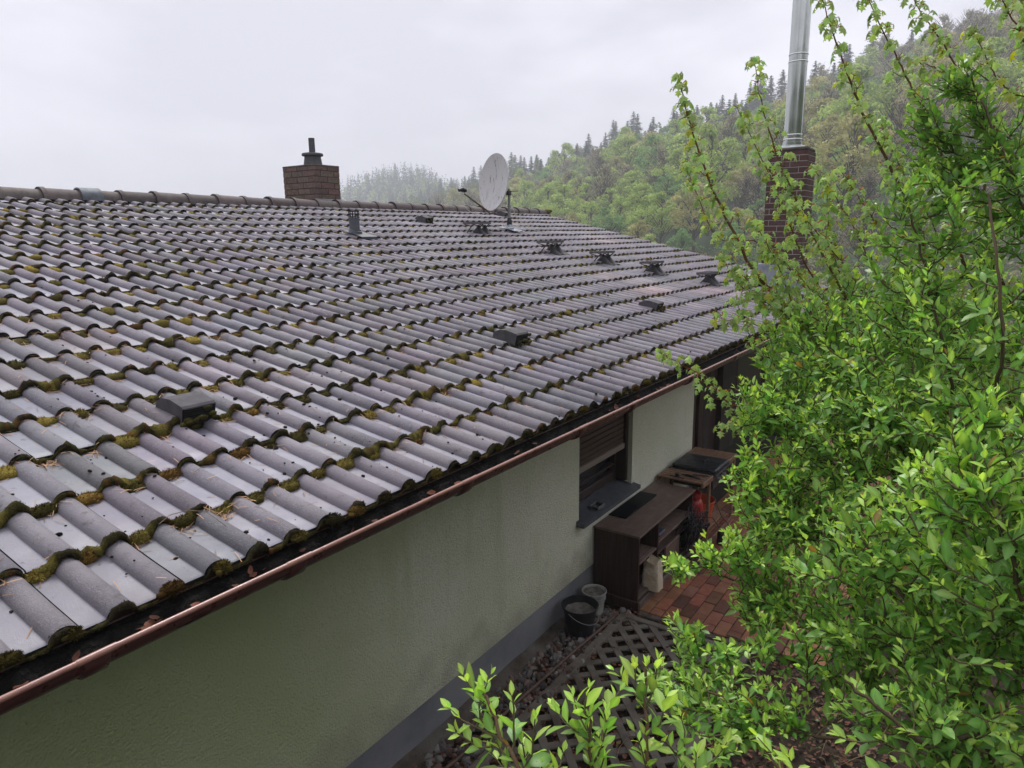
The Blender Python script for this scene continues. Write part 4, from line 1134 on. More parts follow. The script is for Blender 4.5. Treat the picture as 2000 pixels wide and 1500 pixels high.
slat_top(6.40, 6.70, 2.13, 2.60, .772)
slat_top(7.17, 7.46, 2.12, 2.58, .80)
m_ = MB(); m_.bbox((6.715, 2.12, .775), (7.155, 2.59, .818), .012); m_.bbox((6.69, 2.10, .765), (7.165, 2.61, .778), .004); m_.build('grill_lid', M_ironlid, gr)
m_ = MB(); hx, hy = 6.93, 2.29
m_.tube([(hx - .05, hy, .818), (hx - .045, hy, .85), (hx + .045, hy, .85), (hx + .05, hy, .818)], .008, 8); m_.build('lid_handle', M_blackp, gr)
m_ = MB(); m_.bbox((6.72, 2.14, .60), (7.15, 2.58, .764), .01); m_.build('grill_box', M_ironlid, gr)
m_ = MB(); m_.lathe([(.001, 0), (.022, 0), (.022, .03), (.001, .032)], (6.86, 2.14, .69), 14, ax=(0, -1, 0)); m_.build('gas_knob', M_mast, gr, smooth=True, sharp=40)
m_ = MB(); m_.lathe([(.001, 0), (.022, 0), (.022, .03), (.001, .032)], (7.02, 2.14, .69), 14, ax=(0, -1, 0)); m_.build('gas_knob', M_mast, gr, smooth=True, sharp=40)
for (lx_, ly_) in ((6.655, 2.16), (7.43, 2.15), (6.655, 2.56), (7.43, 2.55)):
    m_ = MB(); m_.bbox((lx_ - .02, ly_ - .014, .024), (lx_ + .02, ly_ + .014, .716 if lx_ < 7 else .744), .004); m_.build('leg', M_slat, gr)
m_ = MB(); m_.bbox((6.60, 2.13, .025), (7.46, 2.144, .075), .004); m_.bbox((6.60, 2.575, .025), (7.46, 2.60, .075), .004); m_.bbox((6.60, 2.22, .076), (7.46, 2.32, .094), .004); m_.build('foot_rail', M_slat, gr)
tg = MB(); tg.tube([(6.50, 2.20, .782), (6.52, 2.34, .79), (6.53, 2.40, .781)], [.008, .013, .006], 6); tg.tube([(6.62, 2.16, .785), (6.56, 2.30, .79)], .007, 6)
tag(tg.build('grill_brush', M_blackp, None, smooth=True), 'black grill brush lying on the near slatted shelf', 'brush')
tg = MB(); tg.tube([(6.42, 2.34, .785), (6.44, 2.50, .783)], .006, 6); tg.bbox((6.425, 2.40, .78), (6.46, 2.44, .82), .006); tag(tg.build('gas_lighter', M_blackp, None), 'small black lighter on the near edge of the slatted shelf', 'lighter')
# red gas bottle
gb = empty('gas_bottle', (6.83, 2.36, .1), 'red gas bottle with shoulder cap behind the cable coil', 'gas bottle')
m_ = MB(); m_.lathe([(.001, .0), (.085, .0), (.095, .02), (.095, .29), (.08, .335), (.05, .355), (.03, .36)], (6.80, 2.36, .095), 28); m_.build('bottle_body', M_red, gb, smooth=True, sharp=50)
m_ = MB(); m_.lathe([(.05, .345), (.07, .36), (.075, .42), (.04, .445), (.001, .45)], (6.80, 2.36, .095), 20); m_.build('bottle_cap', M_red, gb, smooth=True, sharp=40)
# tangle of black cable
cb = MB()
for q in range(46):
    n_ = 26; a_ = np.linspace(0, 2 * math.pi * rng.uniform(.8, 1.3), n_) + rng.uniform(0, 6)
    c_ = np.array([6.24 + rng.normal(0, .07), 2.17 + rng.normal(0, .03), .31 + rng.normal(0, .04)]); r_a, r_b = rng.uniform(.09, .18), rng.uniform(.10, .20)
    ax1 = norm(np.array([1, rng.normal(0, .25), rng.normal(0, .3)])); ax2 = norm(np.array([rng.normal(0, .2), rng.normal(-.35, .3), 1]))
    P = c_ + ax1 * (r_a * np.cos(a_))[:, None] + ax2 * (r_b * np.sin(a_))[:, None] + rng.normal(0, .004, (n_, 3))
    P[:, 1] = np.minimum(P[:, 1], 2.27 + .0 * P[:, 1]); P[:, 2] = np.maximum(P[:, 2], .035)
    cb.tube(P, .0045, 5)
for q in range(14):
    n_ = 24; a_ = np.linspace(0, 5.5, n_) + rng.uniform(0, 6); c_ = np.array([5.95 + rng.uniform(0, .5), 2.13 + rng.normal(0, .05), .04])
    cb.tube(c_ + np.stack([rng.uniform(.05, .16) * np.cos(a_), rng.uniform(.04, .09) * np.sin(a_), .008 * np.sin(a_ * 3) + .004], -1), .004, 5)
cb.tube([(6.35, 2.1, .45), (6.6, 2.09, .36), (6.78, 2.1, .22), (6.80, 2.08, .18)], .005, 6); cb.tube([(6.95, 2.2, .45), (7.0, 2.12, .22), (7.12, 2.04, .06)], .0045, 6)
tag(cb.build('cable_coil', M_cable_b, None, smooth=True), 'big tangled coil of black cable spilling off the cabinet shelf', 'cable')
m_ = MB(); m_.lathe([(.001, 0), (.05, 0), (.055, .02), (.05, .12), (.028, .15), (.001, .155)], (6.76, 2.03, .028), 18); tag(m_.build('plug_box', M_blackp, None, smooth=True, sharp=40), 'black cable plug housing standing on the bricks by the grill leg', 'plug')

# ------------------------------------------------------------------ leaves, shoots and shrubs
LEAF_V = np.array([(0, 0, 0), (.12, 0, .004), (.38, 0, .0), (.68, 0, -.02), (1, 0, -.10), (.13, -.075, .02), (.38, -.215, .05), (.70, -.17, .01), (.13, .075, .02), (.38, .215, .05), (.70, .17, .01)])
LEAF_F = [np.array([(0, 5, 1), (0, 1, 8), (7, 4, 3), (3, 4, 10)]), np.array([(5, 6, 2, 1), (1, 2, 9, 8), (6, 7, 3, 2), (2, 3, 10, 9)])]
mlobes = [(.0, .0), (.10, -.20), (.26, -.52), (.36, -.24), (.62, -.50), (.66, -.20), (1.0, 0.0), (.66, .20), (.62, .50), (.36, .24), (.26, .52), (.10, .20)]
MAP_V = np.array([(x_, y_, -.42 * abs(y_) - .22 * x_ * x_ + (.06 if i_ in (3, 5, 7, 9) else 0)) for i_, (x_, y_) in enumerate(mlobes)] + [(.34, 0, .05)])
MAP_F = [np.array([(i_, i_ + 1, 12) for i_ in range(11)] + [(11, 0, 12)])]


def leaf_frames(P, axis, n_pairs_phase, spread, scale, droop):
    """frames for single leaves: axis = stem direction (n,3), phase angle about it (n,)"""
    ref = np.where(np.abs(axis[:, 2:3]) > .9, np.array([[1.0, 0, 0]]), np.array([[0, 0, 1.0]]))
    a = norm(np.cross(axis, ref)); b = np.cross(axis, a)
    rad = a * np.cos(n_pairs_phase)[:, None] + b * np.sin(n_pairs_phase)[:, None]
    d = norm(rad * np.sin(spread)[:, None] + axis * np.cos(spread)[:, None] + np.array([0, 0, 1.0]) * droop[:, None])
    up = axis * .7 + np.array([0, 0, .8]) + rng.normal(0, .22, d.shape)
    x_ = d; z_ = norm(up - (up * x_).sum(1, keepdims=True) * x_); y_ = np.cross(z_, x_)
    return np.stack([x_, y_ * rng.uniform(.85, 1.25, (len(x_), 1)), z_], 1) * scale[:, None, None]


class Shrub:
    def __init__(s, seed):
        s.nodes = []; s.w = MB(); s.P = []; s.A = []; s.ph = []; s.sp = []; s.sc = []; s.dr = []; s.tn = []

    def stem(s, pts, r0, r1, n=14, tint=(.10, .075, .045), reg=True):
        """smooth curve through control points"""
        pts = np.asarray(pts, float)
        t = np.linspace(0, len(pts) - 1, n); k = np.clip(t.astype(int), 0, len(pts) - 2); f = (t - k)[:, None]
        p0 = pts[np.maximum(k - 1, 0)]; p1 = pts[k]; p2 = pts[k + 1]; p3 = pts[np.minimum(k + 2, len(pts) - 1)]
        C = .5 * ((2 * p1) + (-p0 + p2) * f + (2 * p0 - 5 * p1 + 4 * p2 - p3) * f ** 2 + (-p0 + 3 * p1 - 3 * p2 + p3) * f ** 3)
        C[1:-1] += rng.normal(0, .003, C[1:-1].shape)
        g = rng.uniform(.7, 1.3)
        s.w.tube(C, np.linspace(r0, r1, n), 6 if r0 > .006 else 4, np.array(tint) * g, cap=False)
        if reg:
            s.nodes.extend(C)
        return C

    def leafy(s, C, L0, gap, col_fn, start=0.35, size=.042, top=True):
        """opposite leaves along curve C"""
        seg = np.linalg.norm(np.diff(C, axis=0), axis=1); cum = np.concatenate([[0], np.cumsum(seg)]); tot = cum[-1]
        pos = np.arange(tot * start, tot, gap)
        ph = rng.uniform(0, 3.14)
        for i_, q in enumerate(pos):
            f = q / tot
            P = np.array([np.interp(q, cum, C[:, j]) for j in range(3)]); P2 = np.array([np.interp(min(q + .01, tot + .0), cum, C[:, j]) for j in range(3)])
            if q + .01 > tot: P2 = P + (C[-1] - C[-2])
            A = norm(P2 - P); sc = size * (1.0 - .45 * max(0, (f - .6) / .4)) * rng.uniform(.75, 1.2)
            for e in (0, math.pi):
                if rng.random() < .06: continue
                s.P.append(P); s.A.append(A); s.ph.append(ph + e + rng.normal(0, .2)); s.sp.append(max(.35, 1.05 - .45 * f + rng.normal(0, .15))); s.sc.append(sc); s.dr.append(rng.normal(.08, .12)); s.tn.append(col_fn(f))
            ph += math.pi / 2 + rng.normal(0, .15)
        if top:
            A = norm(C[-1] - C[-2])
            for e in (0, math.pi):
                s.P.append(C[-1]); s.A.append(A); s.ph.append(ph + e); s.sp.append(.3); s.sc.append(size * .55 * rng.uniform(.8, 1.1)); s.dr.append(.05); s.tn.append(col_fn(1.0))

    def grow(s, T, size, gap, col_fn, out=(0, 0, 1), r=.0028):
        """a shoot ending at T, joined to the nearest wood already there"""
        N_ = np.asarray(s.nodes[:]) if not hasattr(s, 'arr') else s.arr
        d = N_ - T; cost = np.linalg.norm(d, axis=1) + .9 * np.maximum(d[:, 2] + .03, 0) + .25 * np.maximum(.10 - np.linalg.norm(d, axis=1), 0) * 10
        b = N_[np.argmin(cost)]; L_ = np.linalg.norm(T - b)
        if L_ > .9: return
        o_ = norm(np.asarray(out)); mid = b + (T - b) * .5 - o_ * L_ * .10 + rng.normal(0, .06 * L_, 3)
        n_ = max(5, int(L_ / .05))
        C = s.stem([b, mid, T], r + .0022 * L_ / .4, r * .45, n_, (.11, .095, .045), reg=False)
        s.arr = np.concatenate([N_, C[::2]])
        s.leafy(C, 0, gap, col_fn, start=max(.12, 1 - .34 / L_), size=size)

    def finish(s, root, mleaf=M_leaf, TV=LEAF_V, TF=LEAF_F):
        s.w.build('branches', M_twig, root, smooth=True)
        P, A = np.array(s.P), np.array(s.A); s.sc = list(np.array(s.sc) * rng.uniform(.7, 1.3, len(s.sc)))
        fr = leaf_frames(P, A, np.array(s.ph), np.array(s.sp), np.array(s.sc), np.array(s.dr))
        m_ = MB(); vein = np.array([1.25, 1.3, 1.3, 1.25, 1.1, .9, .88, .9, .9, .88, .9]); tn_ = np.array(s.tn)
        brown = rng.random(len(tn_)) < .006; tn_[brown] = np.array([.30, .20, .06])
        m_.batch(TV, TF, (P + fr[:, 0] * .06, fr), (tn_[:, None] * vein[None, :, None]))
        m_.build('foliage', mleaf, root, smooth=True)
        return len(P)


def privet_col(dark=0.0, yel=0.0):
    def f(u):
        old = np.array([.18, .36, .082]) * (1 - dark * .4); young = np.array([.46, .66, .14])
        q = np.clip((u - .35) / .65 + rng.normal(0, .18) - dark + yel, 0, 1)
        c = old + (young - old) * q
        return c * rng.uniform(.72, 1.25) * (1 + rng.normal(0, .05, 3))
    return f


def in_ellipsoid(c, r):
    while True:
        v = rng.uniform(-1, 1, 3)
        l_ = np.linalg.norm(v)
        if l_ < 1 and rng.random() < .35 + .65 * l_: return c + v * r


def shrub(label, root, stems, blobs, size=.042, gap=.026, dark=0.0, wood=(.085, .06, .035)):
    o = empty('privet_shrub', tuple(root), label, 'shrub')
    s = Shrub(1)
    for st in stems:
        s.stem(st, .0085, .0035, 26, wood)
    s.arr = np.array(s.nodes)
    tg = []
    for (c, r, n_, dk) in blobs:
        for _ in range(n_): tg.append((in_ellipsoid(np.array(c), np.array(r)), np.array(c), dk))
    rt_ = np.array(root); tg.sort(key=lambda e: s_dist(s.arr, e[0]))
    for T, c, dk in tg:
        s.grow(T, size * rng.uniform(.85, 1.15), gap, privet_col(dark + dk), out=norm(T - c) * .4 + np.array([-.1, .15, 1.0]))
    return s.finish(o)


def s_dist(N_, T):
    return float(np.min(np.linalg.norm(N_ - T, axis=1)))


def E_(px, py, d): return tuple(at(px, py, d))


nleaf = 0
# the large shrub filling the right of the view
r1_ = (3.0, -1.15, float(terrain(3.0, -1.15)))
def stem_to(root, *pts): return [root] + [E_(*p) for p in pts]
jr = lambda r, q=.15: (r[0] + rng.uniform(-q, q), r[1] + rng.uniform(-q, q), r[2] - .05)
stems = [stem_to(jr(r1_), (1960, 1150, 2.6), (1760, 880, 2.7), (1600, 640, 2.9)),
         stem_to(jr(r1_), (1940, 1000, 2.5), (1850, 700, 2.4), (1780, 420, 2.5)),
         stem_to(jr(r1_), (1900, 1150, 2.7), (1690, 960, 2.8), (1500, 800, 2.9)),
         stem_to(jr(r1_), (1880, 1250, 2.7), (1650, 1100, 2.7), (1430, 930, 2.8)),
         stem_to(jr(r1_), (1990, 950, 2.2), (1960, 650, 2.0), (1930, 380, 2.1)),
         stem_to(jr(r1_), (1860, 1350, 2.6), (1640, 1220, 2.6), (1400, 1120, 2.7)),
         stem_to(jr(r1_), (2060, 900, 2.4), (2030, 500, 2.4), (1900, 160, 2.6)),
         stem_to(jr(r1_), (1820, 1200, 3.2), (1650, 900, 3.4), (1560, 620, 3.4)),
         stem_to(jr(r1_), (1840, 1100, 3.3), (1780, 700, 3.3), (1700, 500, 3.3))]
blobs = [(at(1880, 820, 2.35), (.50, .50, .60), 300, .1), (at(1720, 720, 2.95), (.48, .45, .45), 250, .3), (at(1610, 880, 2.85), (.40, .33, .42), 240, 0),
         (at(1500, 960, 2.75), (.22, .18, .20), 70, -.1), (at(1570, 1090, 2.65), (.32, .30, .25), 130, 0), (at(1900, 480, 2.5), (.36, .36, .36), 130, .5), (at(1570, 680, 3.15), (.24, .22, .22), 60, .3), (at(1480, 790, 2.9), (.14, .12, .14), 34, -.1), (at(1490, 1180, 2.6), (.16, .12, .08), 22, 0),
         ((3.1, -.75, 2.3), (.6, .45, .9), 150, .2), ((3.9, -1.3, 2.4), (.7, .5, 1.0), 170, .2), ((2.7, -1.5, 2.6), (.6, .5, .8), 130, .2), ((3.4, -1.0, 3.5), (.6, .5, .6), 90, .1), ((4.6, -.9, 2.0), (.5, .5, .8), 90, .2),
         (at(1850, 240, 2.7), (.17, .17, .24), 80, .6), (at(1980, 330, 2.6), (.2, .2, .25), 60, .5), (at(1820, 700, 3.3), (.5, .4, .42), 100, .3), (at(2080, 900, 2.2), (.3, .4, .7), 90, .2), (at(1760, 590, 3.1), (.3, .3, .2), 44, .35), (at(1330, 1110, 2.65), (.09, .08, .05), 8, -.1), (at(1410, 1070, 2.7), (.14, .12, .09), 24, -.1)]
blobs = [(a_, b_, int(n_ * 1.5), d_) for a_, b_, n_, d_ in blobs]
nleaf += shrub('largest dense green privet shrub filling the right of the view', r1_, stems, blobs, size=.041, gap=.023)
# second shrub, low and open, in front
r2_ = (2.0, -.35, float(terrain(2.0, -.35)))
stems = [stem_to(jr(r2_), (1900, 1500, 2.0), (1650, 1340, 2.3), (1420, 1240, 2.5)),
         stem_to(jr(r2_), (1930, 1450, 1.8), (1800, 1220, 1.9), (1680, 1050, 2.0)),
         stem_to(jr(r2_), (2020, 1400, 1.7), (1990, 1150, 1.6), (1930, 950, 1.6)),
         stem_to(jr(r2_), (1800, 1520, 1.9), (1600, 1440, 2.1), (1380, 1350, 2.2)),
         stem_to(jr(r2_), (1950, 1560, 1.6), (1800, 1450, 1.6), (1650, 1330, 1.7))]
blobs = [(at(1720, 1120, 2.1), (.30, .28, .24), 110, .1), (at(1900, 1050, 1.75), (.26, .26, .28), 110, .05), (at(1960, 1330, 1.6), (.22, .22, .20), 60, .15), (at(1600, 1270, 2.3), (.26, .24, .13), 44, .1), (at(1390, 1290, 2.45), (.16, .15, .09), 22, 0),
         (at(1420, 1380, 2.2), (.25, .18, .11), 48, .1), (at(1330, 1230, 2.5), (.09, .08, .05), 6, 0), (at(1800, 1430, 1.7), (.26, .22, .10), 44, .2), (at(1760, 1260, 2.1), (.3, .26, .14), 60, .15), (at(1930, 1200, 1.8), (.2, .2, .2), 50, .1), (at(1990, 900, 1.7), (.14, .16, .2), 44, .1), (at(1300, 1330, 2.4), (.12, .1, .08), 16, 0)]
nleaf += shrub('lower open privet shrub at the bottom right, soil showing through its stems', r2_, stems, [(a_, b_, int(n_ * 1.55), d_) for a_, b_, n_, d_ in blobs], size=.043, gap=.024)
# third shrub right beside the eye, only its shoot tips rise into the frame
r3_ = (1.05, .15, float(terrain(1.05, .15)))
stems = [stem_to(jr(r3_, .08), (1150, 1720, 1.35), (1050, 1580, 1.35), (985, 1440, 1.38), (940, 1345, 1.42)), stem_to(jr(r3_, .08), (1230, 1700, 1.4), (1170, 1560, 1.42), (1150, 1400, 1.45)),
         stem_to(jr(r3_, .08), (1330, 1700, 1.45), (1270, 1540, 1.5), (1262, 1300, 1.55)), stem_to(jr(r3_, .08), (1480, 1700, 1.5), (1400, 1600, 1.5), (1330, 1480, 1.55)), stem_to(jr(r3_, .08), (1650, 1650, 1.5), (1560, 1560, 1.5), (1500, 1470, 1.55))]
o = empty('privet_shrub', r3_, 'bright young privet shoots rising at the bottom edge in front of the plinth', 'shrub')
s = Shrub(3)
for st in stems:
    C = s.stem(st, .008, .003, 30, (.13, .08, .05))
    s.leafy(C, 0, .03, privet_col(0, .25), start=.45, size=.046)
s.arr = np.array(s.nodes)
for (px_, py_, d_) in ((905, 1320, 1.42), (880, 1385, 1.42), (958, 1318, 1.42), (1000, 1360, 1.4), (935, 1400, 1.4), (1045, 1405, 1.38), (890, 1430, 1.4), (1020, 1450, 1.4), (960, 1470, 1.4), (1085, 1385, 1.45), (1120, 1360, 1.45), (1150, 1345, 1.45), (1185, 1390, 1.46),
                       (1210, 1350, 1.5), (1240, 1300, 1.55), (1285, 1290, 1.55), (1300, 1360, 1.55), (1330, 1400, 1.55), (1100, 1470, 1.4), (1180, 1480, 1.42), (1240, 1430, 1.5), (1290, 1450, 1.5), (1360, 1470, 1.5), (1420, 1450, 1.55), (1480, 1440, 1.55), (1540, 1480, 1.5), (1150, 1430, 1.45), (1060, 1500, 1.38), (1330, 1510, 1.5),
                       (1200, 1310, 1.6), (1170, 1440, 1.5)):
    s.grow(np.array(E_(px_, py_, d_)), .046, .026, privet_col(0, .3), out=(0, .1, 1))
nleaf += s.finish(o)


# ------------------------------------------------------------------ maple saplings
def maple_col():
    c = np.array([.36, .52, .16]) * rng.uniform(.6, 1.3)
    if rng.random() < .06: c = np.array([.42, .48, .06]) * rng.uniform(.8, 1.2)
    return c * (1 + rng.normal(0, .05, 3))


def maple(label, root, branches, nside=1.0):
    o = empty('maple_sapling', tuple(root), label, 'maple')
    w_ = MB(); P, D, U, Sc, T_ = [], [], [], [], []
    red = np.array([.45, .085, .045])

    def bunch(p, ax):
        ph = rng.uniform(0, 6.28); a = norm(np.cross(ax, [0, 0, 1.0]) + 1e-6); b = np.cross(ax, a)
        for e in range(rng.integers(4, 8)):
            d = norm(a * math.cos(ph + e * 1.57) + b * math.sin(ph + e * 1.57) + ax * .5 + np.array([0, 0, .25]))
            pl = rng.uniform(.014, .038); q = p + d * pl
            w_.tube([p, p + d * pl * .6 + np.array([0, 0, .003]), q], .0014, 4, red * rng.uniform(.5, 1.2) if rng.random() < .6 else np.array([.16, .2, .05]), cap=False)
            hd = norm(d * .75 + np.array([0, 0, -rng.uniform(.8, 2.2)])); P.append(q); D.append(hd); U.append(d + np.array([0, 0, .6]) + rng.normal(0, .2, 3)); Sc.append(rng.uniform(.022, .046)); T_.append(maple_col())

    for (pts, r0, first) in branches:
        pts = np.array([np.array(q) for q in pts]); n_ = 40
        t = np.linspace(0, len(pts) - 1, n_); k = np.clip(t.astype(int), 0, len(pts) - 2); f = (t - k)[:, None]
        p0 = pts[np.maximum(k - 1, 0)]; p1 = pts[k]; p2 = pts[k + 1]; p3 = pts[np.minimum(k + 2, len(pts) - 1)]
        C = .5 * ((2 * p1) + (-p0 + p2) * f + (2 * p0 - 5 * p1 + 4 * p2 - p3) * f ** 2 + (-p0 + 3 * p1 - 3 * p2 + p3) * f ** 3)
        C[1:-1] += rng.normal(0, .0025, (n_ - 2, 3))
        w_.tube(C, np.linspace(r0, .0014, n_), 6, np.linspace(1, 0, n_)[:, None] * np.array([[.13, .085, .05]]) + np.linspace(0, 1, n_)[:, None] * np.array([[.20, .085, .045]]), cap=False)
        seg = np.linalg.norm(np.diff(C, axis=0), axis=1); cum = np.concatenate([[0], np.cumsum(seg)]); tot = cum[-1]
        q = tot * first * .72; ph = rng.uniform(0, 3)
        while q < tot:
            p = np.array([np.interp(q, cum, C[:, j]) for j in range(3)]); A = norm(np.array([np.interp(min(q + .02, tot), cum, C[:, j]) for j in range(3)]) - p + 1e-9)
            a = norm(np.cross(A, [0, 0, 1.0]) + 1e-6); b = np.cross(A, a); u = q / tot
            for e in (0, math.pi):
                d = norm(a * math.cos(ph + e) + b * math.sin(ph + e) + A * .8 + np.array([0, 0, .15]))
                sl = rng.uniform(.07, .30) * (1.08 - u) * nside if rng.random() < .7 else .012
                if sl > .03:
                    w_.tube([p, p + d * sl * .5, p + d * sl + np.array([0, 0, .01])], [.0022, .0017, .0012], 4, (.19, .09, .05), cap=False)
                    for z_ in np.arange(.05, sl - .02, .055): bunch(p + d * z_, d)
                bunch(p + d * sl, d)
            q += rng.uniform(.05, .085); ph += math.pi / 2
        bunch(C[-1], norm(C[-1] - C[-3]))
    w_.build('branches', M_twig, o, smooth=True)
    m_ = MB(); m_.batch(MAP_V, MAP_F, (np.array(P), frames(len(P), np.array(D), np.array(U), np.array(Sc) * 1.02)), np.array(T_)); m_.build('foliage', M_maple, o, smooth=False)
    return len(P)


r4 = (4.6, -1.5, float(terrain(4.6, -1.5)))
mr_ = lambda *p: [r4] + [E_(*q) for q in p]
bA = [(mr_((1820, 920, 3.6), (1560, 620, 3.3), (1480, 540, 3.2), (1395, 375, 3.1), (1345, 235, 3.05), (1325, 150, 3.05)), .013, .55),
      (mr_((1800, 850, 3.7), (1640, 560, 3.5), (1560, 400, 3.4), (1500, 250, 3.3), (1472, 120, 3.3)), .010, .58),
      (mr_((1800, 820, 3.7), (1600, 560, 3.6), (1520, 380, 3.5), (1440, 210, 3.4)), .008, .60),
      (mr_((1900, 700, 3.3), (1790, 430, 3.2), (1690, 230, 3.1), (1640, 100, 3.05), (1600, -20, 3.0)), .012, .50),
      (mr_((1950, 650, 3.3), (1860, 360, 3.2), (1790, 190, 3.1), (1740, 90, 3.1), (1680, -30, 3.0)), .011, .52),
      (mr_((1980, 600, 3.2), (1930, 250, 3.1), (1850, 100, 3.0), (1770, -20, 3.0)), .009, .60),
      (mr_((1720, 800, 3.6), (1650, 560, 3.5), (1620, 470, 3.5), (1615, 350, 3.4)), .007, .60),
      (mr_((1720, 1000, 3.6), (1540, 830, 3.4), (1430, 790, 3.3), (1370, 735, 3.2), (1290, 690, 3.15)), .006, .62),
      (mr_((1700, 900, 3.6), (1560, 800, 3.5), (1480, 820, 3.4), (1410, 830, 3.35)), .005, .72),
      (mr_((1750, 800, 3.6), (1600, 680, 3.5), (1500, 640, 3.4), (1400, 620, 3.35)), .006, .66),
      (mr_((1750, 850, 3.6), (1600, 600, 3.5), (1490, 480, 3.45), (1400, 460, 3.4), (1340, 320, 3.3)), .006, .66),
      (mr_((1850, 800, 3.6), (1720, 560, 3.6), (1660, 430, 3.5), (1590, 330, 3.5)), .006, .6),
      (mr_((1700, 850, 3.7), (1560, 720, 3.6), (1480, 680, 3.5), (1440, 590, 3.5)), .006, .66)]
bA += [(mr_((1780, 900, 3.6), (1600, 700, 3.4), (1520, 520, 3.3), (1470, 430, 3.2)), .006, .6), (mr_((1800, 850, 3.5), (1700, 600, 3.3), (1600, 460, 3.2), (1540, 400, 3.2)), .006, .6),
       (mr_((1800, 820, 3.6), (1660, 640, 3.4), (1580, 560, 3.3), (1500, 480, 3.3)), .006, .62), (mr_((1900, 760, 3.4), (1780, 560, 3.2), (1700, 420, 3.1), (1640, 330, 3.1)), .006, .6), (mr_((1900, 700, 3.5), (1840, 480, 3.4), (1760, 330, 3.3), (1720, 240, 3.3)), .006, .6),
       (mr_((1760, 860, 3.5), (1620, 720, 3.3), (1520, 600, 3.2), (1440, 530, 3.1)), .006, .62), (mr_((1700, 800, 3.5), (1560, 640, 3.3), (1450, 560, 3.2), (1410, 500, 3.2)), .005, .64)]
nmap = maple('slender maple sapling with drooping young leaves in front of the tall chimney', r4, bA)
r5 = (3.7, -2.1, float(terrain(3.7, -2.1)))
m5 = lambda *p: [r5] + [E_(*q) for q in p]
bB = [(m5((2150, 700, 2.9), (2100, 300, 2.8), (2010, 100, 2.7), (1940, -30, 2.7)), .012, .45),
      (m5((2150, 600, 3.0), (2050, 350, 2.9), (1930, 240, 2.9), (1850, 150, 2.9), (1790, 120, 2.9)), .008, .55),
      (m5((2120, 650, 3.0), (2020, 440, 2.9), (1900, 400, 2.9), (1800, 330, 3.0)), .007, .6),
      (m5((2200, 500, 2.8), (2080, 150, 2.7), (2000, -10, 2.7)), .009, .5),
      (m5((2160, 560, 3.0), (2060, 240, 2.9), (1960, 170, 2.9), (1900, 60, 2.9)), .007, .55)]
nmap += maple('maple sapling reaching in over the top right corner', r5, bB)
print('privet leaves', nleaf, 'maple leaves', nmap)

# low green weeds and ivy between the stems
iv = MB(); n = 5200
ix = rng.uniform(2.3, 7.0, n); iy = rng.uniform(-2.4, 1.35, n)
dn = fbm(np.stack([ix, iy], -1), 61, 3, .7); keep = (dn > .0) & ~((ix > 5.0) & (iy > -1.15)); ix, iy = ix[keep], iy[keep]; n = len(ix)
dirs = rng.normal(0, 1, (n, 3)); dirs[:, 2] = abs(dirs[:, 2]) * .5
iv.batch(LEAF_V * np.array([1, 1.5, 1]), LEAF_F, (np.stack([ix, iy, terrain(ix, iy) + .02 + rng.uniform(0, .09, n)], -1), frames(n, dirs, np.tile([0, 0, 1.], (n, 1)) + rng.normal(0, .4, (n, 3)), rng.uniform(.014, .034, n))), np.array([.05, .11, .03]) * rng.uniform(.5, 1.6, (n, 1)))
tag(iv.build('ground_cover', M_leaf, None, smooth=True), 'small green weeds and ivy covering the soil under the shrubs', 'ground cover', kind='stuff')
ws = MB()
for q in range(170):
    a_ = rng.uniform(0, 6.28); c_ = np.array([rng.uniform(2.4, 5.0), rng.uniform(-1.8, 1.6), 0]); c_[2] = float(terrain(c_[0], c_[1])) + .03
    d_ = np.array([math.cos(a_), math.sin(a_), rng.uniform(0, .25)]); l_ = rng.uniform(.08, .35)
    ws.tube([c_, c_ + d_ * l_ * .5 + rng.normal(0, .01, 3), c_ + d_ * l_], [.003, .0025, .001], 4, np.array([.2, .14, .08]) * rng.uniform(.4, 1.2), cap=False)
tag(ws.build('fallen_twigs', M_twig, None), 'thin dry twigs lying on the soil under the shrubs', 'twigs', kind='stuff')


# ------------------------------------------------------------------ trees on the hillside
def card_batch(P, sz, nrm_, col, mb_):
    n_ = len(P); d = norm(rng.normal(0, 1, (n_, 3))); z_ = norm(nrm_ + rng.normal(0, .6, (n_, 3))); x_ = norm(np.cross(z_, d)); y_ = np.cross(z_, x_)
    s_ = np.asarray(sz).reshape(-1, 1)
    V = np.stack([P - x_ * s_ - y_ * s_ * .35, P - x_ * s_ * .1 - y_ * s_ * .75, P + x_ * s_ + y_ * s_ * .3, P + x_ * s_ * .15 + y_ * s_ * .8], 1).reshape(-1, 3)
    mb_.add(V, np.arange(4 * n_).reshape(-1, 4), np.repeat(col, 4, 0))


